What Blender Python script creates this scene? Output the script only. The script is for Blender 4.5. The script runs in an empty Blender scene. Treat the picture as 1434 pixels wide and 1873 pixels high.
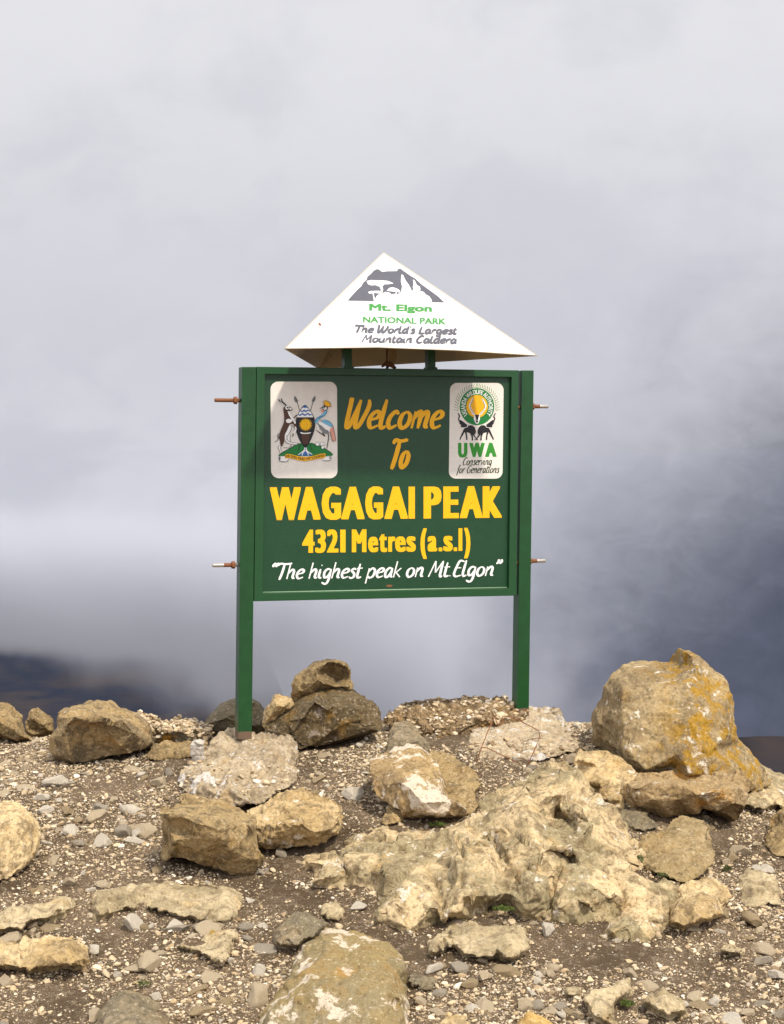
import bpy, bmesh, math, random
import numpy as np
from mathutils import Vector, Matrix
from mathutils.geometry import delaunay_2d_cdt

# ------------------------------------------------------------------ camera, world, sun, exposure
SC = bpy.context.scene
COL = SC.collection
EYE = 1.65                      # camera height above the ground at its feet
F = 2987.0                      # focal length in photo pixels (photo 1434 x 1873)
CX, CY = 717.0, 830.0           # photo column straight ahead, photo row of the horizon
cam = bpy.data.cameras.new('camera')
cam.sensor_fit = 'HORIZONTAL'
cam.sensor_width = 24.0
cam.lens = 24.0 * F / 1434.0
cam.shift_y = -(936.5 - CY) / 1434.0
cam.clip_start, cam.clip_end = 0.1, 60000.0
camo = bpy.data.objects.new('camera', cam)
COL.objects.link(camo)
camo.location = (0, 0, EYE)
camo.rotation_euler = (math.radians(90), 0, 0)
SC.camera = camo

SUN_EL, SUN_AZ = math.radians(54.0), math.radians(148.0)   # azimuth clockwise from +Y: behind the camera
sun = bpy.data.lights.new('sun', 'SUN')
sun.energy = 4.1
sun.angle = math.radians(3.5)
sun.color = (1.0, 0.92, 0.785)
suno = bpy.data.objects.new('sun', sun)
COL.objects.link(suno)
sdir = Vector((math.sin(SUN_AZ) * math.cos(SUN_EL), math.cos(SUN_AZ) * math.cos(SUN_EL), math.sin(SUN_EL)))
suno.rotation_euler = sdir.to_track_quat('Z', 'Y').to_euler()
suno.location = (0, -5, 12)

SC.view_settings.view_transform = 'Standard'
SC.view_settings.look = 'None'
SC.view_settings.exposure = 0.0
SC.view_settings.gamma = 1.0
SC.render.engine = 'CYCLES'
SC.cycles.use_denoising = True
SC.cycles.max_bounces = 8
SC.cycles.volume_bounces = 2
SC.cycles.volume_step_rate = 1.0
SC.cycles.volume_max_steps = 256


class NT:
    """Small helper to write node trees."""
    def __init__(self, tree):
        self.t = tree
        tree.nodes.clear()

    def n(self, typ, **kw):
        nd = self.t.nodes.new(typ)
        for k, v in kw.items():
            setattr(nd, k, v)
        return nd

    def link(self, a, b):
        self.t.links.new(a, b)

    def put(self, sock, v):
        if isinstance(v, bpy.types.NodeSocket):
            self.t.links.new(v, sock)
        elif isinstance(v, (tuple, list)):
            v = tuple(v)
            if len(sock.default_value) == 4 and len(v) == 3:
                v = v + (1.0,)
            sock.default_value = v
        else:
            sock.default_value = v

    def m(self, op, a, b=0.0, c=0.0, clamp=False):
        nd = self.n('ShaderNodeMath', operation=op, use_clamp=clamp)
        for i, v in enumerate((a, b, c)):
            self.put(nd.inputs[i], v)
        return nd.outputs[0]

    def ramp(self, fac, lo, hi, a=0.0, b=1.0, smooth=True):
        nd = self.n('ShaderNodeMapRange', interpolation_type='SMOOTHSTEP' if smooth else 'LINEAR')
        for i, v in enumerate((fac, lo, hi, a, b)):
            self.put(nd.inputs[i], v)
        return nd.outputs[0]

    def mix(self, fac, a, b, mode='MIX'):
        nd = self.n('ShaderNodeMix', data_type='RGBA', blend_type=mode)
        self.put(nd.inputs[0], fac)
        self.put(nd.inputs[6], a)
        self.put(nd.inputs[7], b)
        return nd.outputs[2]

    def noise(self, vec, scale, detail=4.0, rough=0.55, dist=0.0):
        nd = self.n('ShaderNodeTexNoise')
        self.put(nd.inputs['Vector'], vec)
        self.put(nd.inputs['Scale'], scale)
        self.put(nd.inputs['Detail'], detail)
        self.put(nd.inputs['Roughness'], rough)
        self.put(nd.inputs['Distortion'], dist)
        return nd.outputs[0]

    def voro(self, vec, scale, feature='F1', rand=1.0):
        nd = self.n('ShaderNodeTexVoronoi', feature=feature)
        self.put(nd.inputs['Vector'], vec)
        self.put(nd.inputs['Scale'], scale)
        self.put(nd.inputs['Randomness'], rand)
        return nd.outputs[0]


def lin(r, g, b):
    f = lambda c: (c / 255 / 12.92) if c / 255 <= 0.04045 else ((c / 255 + 0.055) / 1.055) ** 2.4
    return (f(r), f(g), f(b))


# world: a Nishita sky behind a broken layer of mountain cloud, laid out by compass direction and height
W = bpy.data.worlds.new('World')
SC.world = W
W.use_nodes = True
g = NT(W.node_tree)
sky = g.n('ShaderNodeTexSky', sky_type='NISHITA')
sky.sun_disc = False
sky.sun_elevation = SUN_EL
sky.sun_rotation = SUN_AZ
sky.altitude = 4300.0
tc = g.n('ShaderNodeTexCoord')
sep = g.n('ShaderNodeSeparateXYZ')
g.link(tc.outputs['Generated'], sep.inputs[0])
dx, dy, dz = sep.outputs
az = g.m('ARCTAN2', dx, dy)                       # compass angle from straight ahead
el = g.m('ARCSINE', dz)                           # elevation
DIR = tc.outputs['Generated']
stretch = g.n('ShaderNodeMapping')
g.link(DIR, stretch.inputs[0])
stretch.inputs['Scale'].default_value = (1.0, 1.0, 1.35)
SD = stretch.outputs[0]
big = g.noise(SD, 5.0, 4.0, 0.5, 0.25)
mid = g.noise(SD, 13.0, 7.0, 0.56, 0.35)
fine = g.noise(SD, 40.0, 6.0, 0.6, 0.5)
wob = g.m('ADD', g.m('MULTIPLY', g.m('SUBTRACT', big, 0.5), 0.14), g.m('MULTIPLY', g.m('SUBTRACT', mid, 0.5), 0.10))
# dark rain cloud low down, higher towards the east (right)
azc = g.m('MAXIMUM', g.m('MINIMUM', az, 0.6), -0.6)
topline = g.m('ADD', g.m('MULTIPLY', azc, 0.66), -0.106)
dark = g.ramp(g.m('SUBTRACT', g.m('ADD', topline, wob), el), -0.10, 0.15)
high = g.ramp(el, -0.02, 0.30)
c_mid = lin(203, 204, 213)
c_top = lin(229, 229, 234)
c_dark = lin(72, 76, 92)
cl = g.mix(high, c_mid, c_top)
# pale billows inside the middle band
bill = g.m('MULTIPLY', g.ramp(g.m('ADD', g.m('MULTIPLY', mid, 0.55), g.m('MULTIPLY', big, 0.45)), 0.43, 0.60), g.ramp(g.m('ABSOLUTE', g.m('ADD', g.m('ADD', el, 0.030), wob)), 0.17, 0.0))
cl = g.mix(g.m('MULTIPLY', bill, g.ramp(az, 0.10, -0.10, 0.20, 0.75), clamp=True), cl, lin(231, 231, 237))
greyp = g.m('MULTIPLY', g.ramp(g.m('ADD', g.m('MULTIPLY', big, 0.6), g.m('MULTIPLY', mid, 0.4)), 0.47, 0.62), 0.22)
cl = g.mix(greyp, cl, lin(178, 180, 193))
dark = g.m('MULTIPLY', dark, g.ramp(dy, -0.1, 0.5))  # dark cloud kept ahead only, leaving the unseen sky bright for fill
cl = g.mix(dark, cl, c_dark)
# unseen cloud overhead and behind the camera, brightened to lift the ambient light
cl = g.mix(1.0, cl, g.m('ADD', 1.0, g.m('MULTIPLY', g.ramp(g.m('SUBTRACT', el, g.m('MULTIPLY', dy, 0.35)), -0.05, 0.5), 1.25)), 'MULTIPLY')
wisp = g.m('MULTIPLY', g.m('SUBTRACT', g.m('ADD', g.m('MULTIPLY', fine, 0.6), g.m('MULTIPLY', mid, 0.4)), 0.5), g.m('ADD', 0.08, g.m('MULTIPLY', dark, 1.9)))
cl = g.mix(1.0, cl, g.m('ADD', 1.0, wisp), 'MULTIPLY')
bg_sky = g.n('ShaderNodeBackground')
g.link(sky.outputs[0], bg_sky.inputs[0])
bg_sky.inputs[1].default_value = 0.09
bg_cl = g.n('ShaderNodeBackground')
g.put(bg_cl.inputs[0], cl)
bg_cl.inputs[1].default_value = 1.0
cover = g.m('SUBTRACT', 1.0, g.m('MULTIPLY', g.ramp(big, 0.56, 0.40), g.ramp(el, 0.55, 0.9)))
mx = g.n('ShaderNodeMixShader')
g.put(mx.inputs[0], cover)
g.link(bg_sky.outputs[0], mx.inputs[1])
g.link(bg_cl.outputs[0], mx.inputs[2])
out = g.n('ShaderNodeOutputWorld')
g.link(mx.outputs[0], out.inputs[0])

# ------------------------------------------------------------------ helpers
RNG = np.random.default_rng(7)
_perm = RNG.permutation(256)
_perm = np.concatenate([_perm, _perm, _perm])
_grad = RNG.normal(size=(256, 3))
_grad /= np.linalg.norm(_grad, axis=1)[:, None]


def pnoise(P):
    """vectorised gradient noise, about -0.7..0.7"""
    P = np.asarray(P, float)
    I = np.floor(P).astype(int)
    f = P - I
    I &= 255
    u = f * f * f * (f * (f * 6 - 15) + 10)
    res = np.zeros(len(P))
    for a in (0, 1):
        for b in (0, 1):
            for c in (0, 1):
                h = _perm[_perm[_perm[(I[:, 0] + a) & 255] + ((I[:, 1] + b) & 255)] + ((I[:, 2] + c) & 255)]
                gvec = _grad[h]
                d = gvec[:, 0] * (f[:, 0] - a) + gvec[:, 1] * (f[:, 1] - b) + gvec[:, 2] * (f[:, 2] - c)
                w = (u[:, 0] if a else 1 - u[:, 0]) * (u[:, 1] if b else 1 - u[:, 1]) * (u[:, 2] if c else 1 - u[:, 2])
                res += d * w
    return res


def fbm(P, octs=4, rough=0.5):
    s, amp = 0, 1.0
    for i in range(octs):
        s = s + amp * pnoise(P * 2 ** i + 17.3 * i)
        amp *= rough
    return s


def ridged(P, octs=4, rough=0.5):
    s, amp = 0, 1.0
    for i in range(octs):
        s = s + amp * (0.35 - np.abs(pnoise(P * 2 ** i + 9.1 * i)))
        amp *= rough
    return s


def new_mesh(name, verts, faces):
    me = bpy.data.meshes.new(name)
    me.from_pydata([tuple(v) for v in verts], [], [tuple(f) for f in faces])
    me.update()
    return me


def obj(name, me, mat=None, parent=None, label=None, cat=None, group=None, kind=None):
    o = bpy.data.objects.new(name, me)
    COL.objects.link(o)
    if mat is not None and me is not None and not me.materials:
        me.materials.append(mat)
    if parent is not None:
        o.parent = parent
    if label: o['label'] = label
    if cat: o['category'] = cat
    if group: o['group'] = group
    if kind: o['kind'] = kind
    return o


def smooth(me, on=True):
    me.polygons.foreach_set('use_smooth', [on] * len(me.polygons))
    me.update()


def bm_mesh(name, bm):
    bmesh.ops.recalc_face_normals(bm, faces=bm.faces)
    me = bpy.data.meshes.new(name)
    bm.to_mesh(me)
    bm.free()
    return me


# ------------------------------------------------------------------ the ground as a height function
CREST_X = np.array([-300, 0, 280, 450, 700, 900, 1080, 1250, 1434, 1734.0])
CREST_Y = np.array([1352, 1350, 1330, 1332, 1316, 1312, 1320, 1365, 1424, 1470.0])


def ground_z(x, d):
    """height of the summit gravel at x across, d away (no small relief)"""
    x = np.asarray(x, float); d = np.asarray(d, float)
    dd = np.clip(d, 4.0, 7.0)
    px = CX + F * x / np.maximum(d, 3.0)
    cr = np.interp(px, CREST_X, CREST_Y)
    t = (dd - 4.0) / 3.0
    py = cr + (1873 - cr) * (1 - t) ** 1.8
    z = -(py - CY) / F * dd
    near = np.clip(4.0 - d, 0, 1.6)
    z = z - 0.17 * near
    far = np.maximum(d - 7.0, 0)
    z = z - 0.24 * far - 0.05 * np.minimum(far, 3) ** 2
    return EYE + z


def px_ray(px, py, d):
    return np.array([(px - CX) / F * d, d, EYE - (py - CY) / F * d])


def ground_hit(px, py, h=0.0):
    """distance at which the line through photo pixel px, py meets the ground raised by h"""
    lo, hi = 2.6, 7.0
    for _ in range(40):
        m = 0.5 * (lo + hi)
        z = EYE - (py - CY) / F * m
        if z > ground_z((px - CX) / F * m, m) + h:
            lo = m
        else:
            hi = m
    return 0.5 * (lo + hi)
# ------------------------------------------------------------------ materials
def mat(name):
    m = bpy.data.materials.new(name)
    m.use_nodes = True
    t = NT(m.node_tree)
    o = t.n('ShaderNodeOutputMaterial')
    b = t.n('ShaderNodeBsdfPrincipled')
    t.link(b.outputs[0], o.inputs[0])
    return m, t, b, o


def rock_mat(name, a, b, stain, white=0.3, orange=0.0, scale=1.0, stain_amt=0.5, rough_bump=0.75, pits=0.6,
             white_col=(0.72, 0.64, 0.52), orange_col=(0.50, 0.23, 0.02), grain=0.45, orange_side=False):
    m, t, s, o = mat(name)
    tcn = t.n('ShaderNodeTexCoord')
    oi = t.n('ShaderNodeObjectInfo')
    off = t.n('ShaderNodeVectorMath', operation='ADD')
    t.link(tcn.outputs['Object'], off.inputs[0])
    sc = t.n('ShaderNodeVectorMath', operation='SCALE')
    sc.inputs[0].default_value = (31.0, 17.0, 23.0)
    t.link(oi.outputs['Random'], sc.inputs['Scale'])
    t.link(sc.outputs[0], off.inputs[1])
    V = off.outputs[0]
    n1 = t.noise(V, 5.0 * scale, 10, 0.66, 0.15)
    n2 = t.noise(V, 21.0 * scale, 10, 0.70, 0.1)
    n3 = t.noise(V, 95.0, 6, 0.7)
    n4 = t.noise(V, 320.0, 3, 0.6)
    big = t.noise(V, 2.6 * scale, 3, 0.5)
    tone = t.n('ShaderNodeAttribute', attribute_name='tone')
    c = t.mix(t.ramp(t.m('ADD', n1, t.m('MULTIPLY', t.m('SUBTRACT', tone.outputs['Fac'], 0.5), 0.22)), 0.40, 0.60), a, b)
    c = t.mix(t.m('MULTIPLY', t.ramp(n2, 0.455, 0.625), stain_amt), c, stain)
    # ochre weathering
    c = t.mix(t.m('MULTIPLY', t.ramp(t.noise(V, 9.0, 8, 0.68, 0.2), 0.54, 0.70), 0.35), c,
              (a[0] * 0.95, a[1] * 0.72, a[2] * 0.36))
    if white > 0:
        spots = t.ramp(t.m('ADD', t.m('MULTIPLY', t.noise(V, 13.0, 10, 0.68, 0.2), 0.75), t.m('MULTIPLY', big, 0.25)),
                       0.66 - 0.18 * white, 0.69 - 0.18 * white)
        c = t.mix(t.m('MULTIPLY', spots, 0.85), c, white_col)
        vd = t.voro(V, 22.0)
        dots = t.m('MULTIPLY', t.ramp(t.m('ADD', vd, t.m('MULTIPLY', n3, 0.3)), 0.30, 0.26), t.ramp(n2, 0.46, 0.56))
        c = t.mix(t.m('MULTIPLY', dots, 0.7 * min(1, white * 2)), c, white_col)
    if orange > 0:
        og = t.m('MULTIPLY', t.ramp(t.noise(V, 16.0, 9, 0.7, 0.4), 0.46, 0.57),
                 t.ramp(t.noise(V, 4.0, 2, 0.5), 0.62 - 0.3 * orange, 0.74 - 0.3 * orange))
        if orange_side:                    # the lichen grows on the right-hand and upper part of this boulder
            sx = t.n('ShaderNodeSeparateXYZ'); t.link(tcn.outputs['Object'], sx.inputs[0])
            og = t.m('MULTIPLY', og, t.ramp(t.m('ADD', sx.outputs[0], t.m('MULTIPLY', t.m('SUBTRACT', big, 0.5), 0.3)), -0.18, 0.02))
        c = t.mix(t.m('MULTIPLY', og, 0.9), c, orange_col)
    c = t.mix(t.m('MULTIPLY', t.ramp(n3, 0.45, 0.36), 0.55), c, (stain[0] * 0.6, stain[1] * 0.6, stain[2] * 0.6))
    c = t.mix(t.m('MULTIPLY', t.ramp(n3, 0.57, 0.66), 0.45), c, (0.66, 0.58, 0.45))
    gr = t.m('ADD', 1.0 - grain, t.m('ADD', t.m('MULTIPLY', n3, grain * 1.2), t.m('MULTIPLY', n4, grain * 0.8)))
    c = t.mix(1.0, c, gr, 'MULTIPLY')
    if pits > 0:
        pv = t.voro(V, 48.0 * scale)
        pm = t.m('MULTIPLY', t.ramp(pv, 0.20, 0.12), t.ramp(n2, 0.50, 0.58))
        c = t.mix(t.m('MULTIPLY', pm, pits), c, (0.05, 0.035, 0.02))
    t.put(s.inputs['Base Color'], c)
    s.inputs['Roughness'].default_value = 0.92
    s.inputs['Specular IOR Level'].default_value = 0.25
    h = t.m('ADD', t.m('MULTIPLY', n2, 0.6), t.m('ADD', t.m('MULTIPLY', n3, 0.30), t.m('MULTIPLY', n4, 0.10)))
    bp = t.n('ShaderNodeBump')
    bp.inputs['Strength'].default_value = rough_bump
    bp.inputs['Distance'].default_value = 0.03
    t.put(bp.inputs['Height'], h)
    t.link(bp.outputs[0], s.inputs['Normal'])
    return m


CREAM = rock_mat('cream_limestone', (0.64, 0.48, 0.26), (0.44, 0.31, 0.145), (0.16, 0.11, 0.055), 0.40, 0.0, stain_amt=0.7)
TAN = rock_mat('tan_limestone', (0.36, 0.255, 0.12), (0.25, 0.17, 0.075), (0.10, 0.07, 0.035), 0.12, 0.0, stain_amt=0.75)
BROWN = rock_mat('brown_rock', (0.175, 0.118, 0.052), (0.125, 0.088, 0.042), (0.065, 0.048, 0.026), 0.62, 0.30, stain_amt=0.6,
                 white_col=(0.36, 0.29, 0.22), orange_col=(0.26, 0.14, 0.02))
GREY = rock_mat('grey_brown_rock', (0.28, 0.22, 0.135), (0.205, 0.165, 0.10), (0.10, 0.08, 0.05), 0.15, 0.0, stain_amt=0.5)
LICHEN = rock_mat('lichened_boulder', (0.40, 0.295, 0.15), (0.27, 0.195, 0.10), (0.12, 0.085, 0.045), 0.50, 1.15, stain_amt=0.55,
                  orange_col=(0.36, 0.195, 0.010), orange_side=True)
PATCHY = rock_mat('patchy_rock', (0.42, 0.29, 0.13), (0.30, 0.205, 0.10), (0.14, 0.095, 0.05), 0.88, 0.0, stain_amt=0.65,
                  white_col=(0.68, 0.58, 0.45))
BEDROCK = rock_mat('pale_bedrock', (0.62, 0.47, 0.265), (0.33, 0.265, 0.145), (0.16, 0.11, 0.055), 0.45, 0.0, stain_amt=0.75,
                   orange_col=(0.52, 0.30, 0.10))
SLAB = rock_mat('weathered_slab', (0.53, 0.42, 0.25), (0.37, 0.29, 0.165), (0.18, 0.13, 0.07), 0.18, 0.0, stain_amt=0.65)
OLIVE = rock_mat('olive_slab', (0.30, 0.225, 0.10), (0.25, 0.20, 0.11), (0.30, 0.19, 0.065), 0.72, 0.12, stain_amt=0.45,
                 white_col=(0.66, 0.56, 0.43), orange_col=(0.36, 0.20, 0.05))
CONCRETE = rock_mat('rough_concrete', (0.52, 0.415, 0.275), (0.40, 0.31, 0.195), (0.18, 0.13, 0.08), 0.55, 0.0, scale=1.4,
                    stain_amt=0.55, rough_bump=0.8, white_col=(0.66, 0.62, 0.57), grain=0.35)
RUBBLE = rock_mat('rubble_bank', (0.46, 0.34, 0.19), (0.30, 0.20, 0.10), (0.10, 0.07, 0.04), 0.35, 0.1, scale=2.2,
                  stain_amt=0.7, rough_bump=0.9)


def pebble_mat():
    m, t, s, o = mat('pale_pebbles')
    at = t.n('ShaderNodeAttribute', attribute_name='tint')
    tcn = t.n('ShaderNodeTexCoord')
    n = t.noise(tcn.outputs['Object'], 160.0, 4, 0.65)
    c = t.mix(1.0, at.outputs['Color'], t.m('ADD', 0.6, t.m('MULTIPLY', n, 0.8)), 'MULTIPLY')
    t.put(s.inputs['Base Color'], c)
    s.inputs['Roughness'].default_value = 0.92
    s.inputs['Specular IOR Level'].default_value = 0.2
    bp = t.n('ShaderNodeBump')
    bp.inputs['Strength'].default_value = 0.35
    bp.inputs['Distance'].default_value = 0.006
    t.put(bp.inputs['Height'], n)
    t.link(bp.outputs[0], s.inputs['Normal'])
    return m


PEBBLE = pebble_mat()


def soil_mat():
    m, t, s, o = mat('dark_gravelly_soil')
    tcn = t.n('ShaderNodeTexCoord')
    V = tcn.outputs['Object']
    n1 = t.noise(V, 3.0, 6, 0.6, 0.4)
    n2 = t.noise(V, 40.0, 8, 0.7)
    n3 = t.noise(V, 260.0, 4, 0.6)
    c = t.mix(t.ramp(n1, 0.35, 0.65), (0.095, 0.064, 0.037), (0.175, 0.122, 0.074))
    c = t.mix(t.ramp(n2, 0.48, 0.70), c, (0.26, 0.195, 0.13))
    vo = t.n('ShaderNodeTexVoronoi')
    t.put(vo.inputs['Vector'], V)
    vo.inputs['Scale'].default_value = 190.0
    grit = t.m('MULTIPLY', t.ramp(vo.outputs['Distance'], 0.42, 0.30),
               t.ramp(t.m('ADD', t.m('MULTIPLY', n2, 0.6), t.m('MULTIPLY', n1, 0.4)), 0.40, 0.54))
    sh = t.n('ShaderNodeSeparateColor')
    t.link(vo.outputs['Color'], sh.inputs[0])
    gc = t.mix(sh.outputs[0], (0.24, 0.18, 0.115), (0.60, 0.50, 0.37))
    c = t.mix(t.m('MULTIPLY', grit, t.ramp(sh.outputs[1], 0.25, 0.5)), c, gc)
    c = t.mix(1.0, c, t.m('ADD', 0.55, t.m('MULTIPLY', n3, 0.9)), 'MULTIPLY')
    t.put(s.inputs['Base Color'], c)
    s.inputs['Roughness'].default_value = 0.97
    s.inputs['Specular IOR Level'].default_value = 0.12
    bp = t.n('ShaderNodeBump')
    bp.inputs['Strength'].default_value = 0.9
    bp.inputs['Distance'].default_value = 0.014
    t.put(bp.inputs['Height'], t.m('ADD', t.m('MULTIPLY', grit, 0.5), t.m('ADD', n2, t.m('MULTIPLY', n3, 0.5))))
    t.link(bp.outputs[0], s.inputs['Normal'])
    return m


SOIL = soil_mat()


def paint(name, col, rough=0.5, spec=0.4, wear=0.12, wear_col=(0.25, 0.2, 0.14), bump=0.05, scale=1.0, coat=0.0):
    m, t, s, o = mat(name)
    tcn = t.n('ShaderNodeTexCoord')
    V = tcn.outputs['Object']
    n1 = t.noise(V, 14.0 * scale, 8, 0.65, 0.5)
    n2 = t.noise(V, 150.0 * scale, 4, 0.6)
    mp = t.n('ShaderNodeMapping')
    t.link(V, mp.inputs[0])
    mp.inputs['Scale'].default_value = (40.0, 40.0, 2.5)
    streak = t.noise(mp.outputs[0], 1.0, 4, 0.6)
    c = t.mix(1.0, col, t.m('ADD', 0.80, t.m('ADD', t.m('MULTIPLY', n1, 0.25), t.m('MULTIPLY', streak, 0.15))), 'MULTIPLY')
    if wear > 0:
        c = t.mix(t.m('MULTIPLY', t.ramp(t.m('ADD', t.m('MULTIPLY', n1, 0.8), t.m('MULTIPLY', n2, 0.2)), 0.63, 0.72), wear), c, wear_col)
    t.put(s.inputs['Base Color'], c)
    t.put(s.inputs['Roughness'], t.m('ADD', rough - 0.08, t.m('MULTIPLY', n1, 0.16)))
    s.inputs['Specular IOR Level'].default_value = spec
    s.inputs['Coat Weight'].default_value = coat
    s.inputs['Coat Roughness'].default_value = 0.3
    bp = t.n('ShaderNodeBump')
    bp.inputs['Strength'].default_value = bump
    bp.inputs['Distance'].default_value = 0.01
    t.put(bp.inputs['Height'], t.m('ADD', n2, n1))
    t.link(bp.outputs[0], s.inputs['Normal'])
    return m


def post_mat(name, z_bare):
    """green gloss paint that ends a little above the concrete, bare rusty steel below"""
    m, t, s, o = mat(name)
    tcn = t.n('ShaderNodeTexCoord')
    V = tcn.outputs['Object']
    sp = t.n('ShaderNodeSeparateXYZ')
    t.link(V, sp.inputs[0])
    n1 = t.noise(V, 22.0, 8, 0.65, 0.5)
    n2 = t.noise(V, 170.0, 4, 0.6)
    c = t.mix(t.ramp(n1, 0.3, 0.7), (0.006, 0.046, 0.010), (0.008, 0.060, 0.014))
    c = t.mix(t.m('MULTIPLY', t.ramp(n1, 0.66, 0.72), 0.35), c, (0.10, 0.07, 0.05))
    bare = t.ramp(t.m('ADD', sp.outputs[2], t.m('MULTIPLY', t.m('SUBTRACT', n1, 0.5), 0.02)), z_bare + 0.004, z_bare)
    c = t.mix(bare, c, t.mix(n2, (0.16, 0.095, 0.055), (0.09, 0.06, 0.04)))
    t.put(s.inputs['Base Color'], c)
    t.put(s.inputs['Roughness'], t.m('ADD', 0.36, t.m('MULTIPLY', bare, 0.4)))
    s.inputs['Specular IOR Level'].default_value = 0.42
    bp = t.n('ShaderNodeBump')
    bp.inputs['Strength'].default_value = 0.06
    bp.inputs['Distance'].default_value = 0.01
    t.put(bp.inputs['Height'], t.m('ADD', n1, n2))
    t.link(bp.outputs[0], s.inputs['Normal'])
    return m


FRAME_GREEN = paint('green_frame_paint', (0.009, 0.058, 0.016), 0.38, 0.42, 0.25, (0.07, 0.05, 0.03), 0.06)
PANEL_GREEN = paint('green_panel_paint', (0.008, 0.047, 0.017), 0.36, 0.42, 0.10, (0.03, 0.07, 0.04), 0.10, 1.2)
CARD_WHITE = paint('pale_card', (0.72, 0.675, 0.61), 0.55, 0.4, 0.12, (0.5, 0.42, 0.34), 0.05, 3.0)
PYR_WHITE = paint('white_cap_paint', (0.63, 0.62, 0.60), 0.42, 0.45, 0.35, (0.50, 0.33, 0.17), 0.03)
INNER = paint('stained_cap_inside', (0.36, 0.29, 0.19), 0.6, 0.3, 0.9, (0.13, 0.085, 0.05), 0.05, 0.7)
RUST = paint('rusty_steel', (0.19, 0.070, 0.025), 0.65, 0.4, 0.8, (0.10, 0.04, 0.02), 0.2, 4.0)
STEEL = paint('worn_steel', (0.42, 0.38, 0.33), 0.40, 0.5, 0.7, (0.22, 0.10, 0.05), 0.1, 4.0)
STEEL.node_tree.nodes['Principled BSDF'].inputs['Metallic'].default_value = 0.5
P_ORANGE = paint('orange_and_shaded_lettering', (0.80, 0.40, 0.006), 0.5, 0.35, 0.0)
P_YELLOW = paint('yellow_lettering', (0.80, 0.44, 0.002), 0.5, 0.35, 0.0)
P_WHITE = paint('white_lettering', (0.80, 0.79, 0.77), 0.5, 0.35, 0.0)
P_BLACK = paint('black_paint', (0.012, 0.011, 0.014), 0.5, 0.35, 0.0)
P_BROWN = paint('brown_paint', (0.070, 0.030, 0.016), 0.5, 0.35, 0.0)
P_BLUE = paint('blue_paint', (0.035, 0.13, 0.38), 0.5, 0.35, 0.0)
P_SKY = paint('light_blue_paint', (0.16, 0.42, 0.62), 0.5, 0.35, 0.0)
P_LEAF = paint('leaf_green_paint', (0.010, 0.17, 0.035), 0.5, 0.35, 0.0)
P_TITLE = paint('bright_green_paint', (0.03, 0.25, 0.025), 0.5, 0.35, 0.0)
P_PINK = paint('pink_paint', (0.62, 0.30, 0.22), 0.5, 0.35, 0.0)
P_RED = paint('red_paint', (0.60, 0.10, 0.06), 0.5, 0.35, 0.0)
P_GREY = paint('grey_paint', (0.20, 0.20, 0.21), 0.5, 0.35, 0.0)
P_SLATE = paint('slate_grey_paint', (0.085, 0.085, 0.105), 0.5, 0.35, 0.0)
P_OLIVE = paint('dark_script_paint', (0.035, 0.05, 0.015), 0.5, 0.35, 0.0)
P_LIME = paint('green_logo_lettering', (0.04, 0.23, 0.04), 0.5, 0.35, 0.0)
# ------------------------------------------------------------------ the sign
TH = math.radians(19.6)
AV = np.array([math.cos(TH), math.sin(TH), 0.0])          # along the sign, left to right
NV = np.array([math.sin(TH), -math.cos(TH), 0.0])         # out of its face
Q0 = px_ray(455, 900, 6.20)


def on_plane(px, py, P, N, out=0.0):
    r = px_ray(px, py, 1.0) - np.array([0, 0, EYE])
    c0 = np.array([0, 0, EYE])
    t = np.dot(P + N * out - c0, N) / np.dot(r, N)
    return c0 + r * t


def SP(px, py, out=0.0):
    """point of the sign's front plane at photo pixel, shifted out of the plane"""
    return on_plane(px, py, Q0, NV, 0.0) + NV * out


BASE = SP(702, 1320); BASE[2] = EYE - 1.06
sign = obj('park_sign', None, label='green metal summit sign board on two posts with a white pyramid cap', cat='sign')
sign.location = BASE
LB = Vector(BASE)


def prism(px, front, back, bev=0.0):
    """polygon on the sign front given in photo pixels, extruded from front to back (metres out of the plane)"""
    bm = bmesh.new()
    a = [bm.verts.new(Vector(SP(x, y, front)) - LB) for x, y in px]
    b = [bm.verts.new(Vector(SP(x, y, 0) + NV * back) - LB) for x, y in px]
    n = len(px)
    bm.faces.new(a)
    bm.faces.new(b[::-1])
    for i in range(n):
        bm.faces.new((a[i], b[i], b[(i + 1) % n], a[(i + 1) % n]))
    if bev:
        bmesh.ops.bevel(bm, geom=list(bm.edges), offset=bev, segments=2, affect='EDGES', profile=0.6)
    return bm_mesh('prism', bm)


def tube(pts, r, seg=10, caps=True, r2=None):
    """round bar through points"""
    pts = [Vector(p) for p in pts]
    bm = bmesh.new()
    rings = []
    for i, p in enumerate(pts):
        t = (pts[min(i + 1, len(pts) - 1)] - pts[max(i - 1, 0)]).normalized()
        up = Vector((0, 0, 1)) if abs(t.z) < 0.9 else Vector((1, 0, 0))
        s = t.cross(up).normalized(); u = s.cross(t)
        rr = r[i] if isinstance(r, (list, tuple)) else r
        rings.append([bm.verts.new(p + (s * math.cos(2 * math.pi * k / seg) + u * math.sin(2 * math.pi * k / seg)) * rr) for k in range(seg)])
    for a, b in zip(rings, rings[1:]):
        for k in range(seg):
            bm.faces.new((a[k], a[(k + 1) % seg], b[(k + 1) % seg], b[k]))
    if caps:
        bm.faces.new(rings[0][::-1]); bm.faces.new(rings[-1])
    me = bm_mesh('bar', bm)
    smooth(me)
    return me


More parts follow.
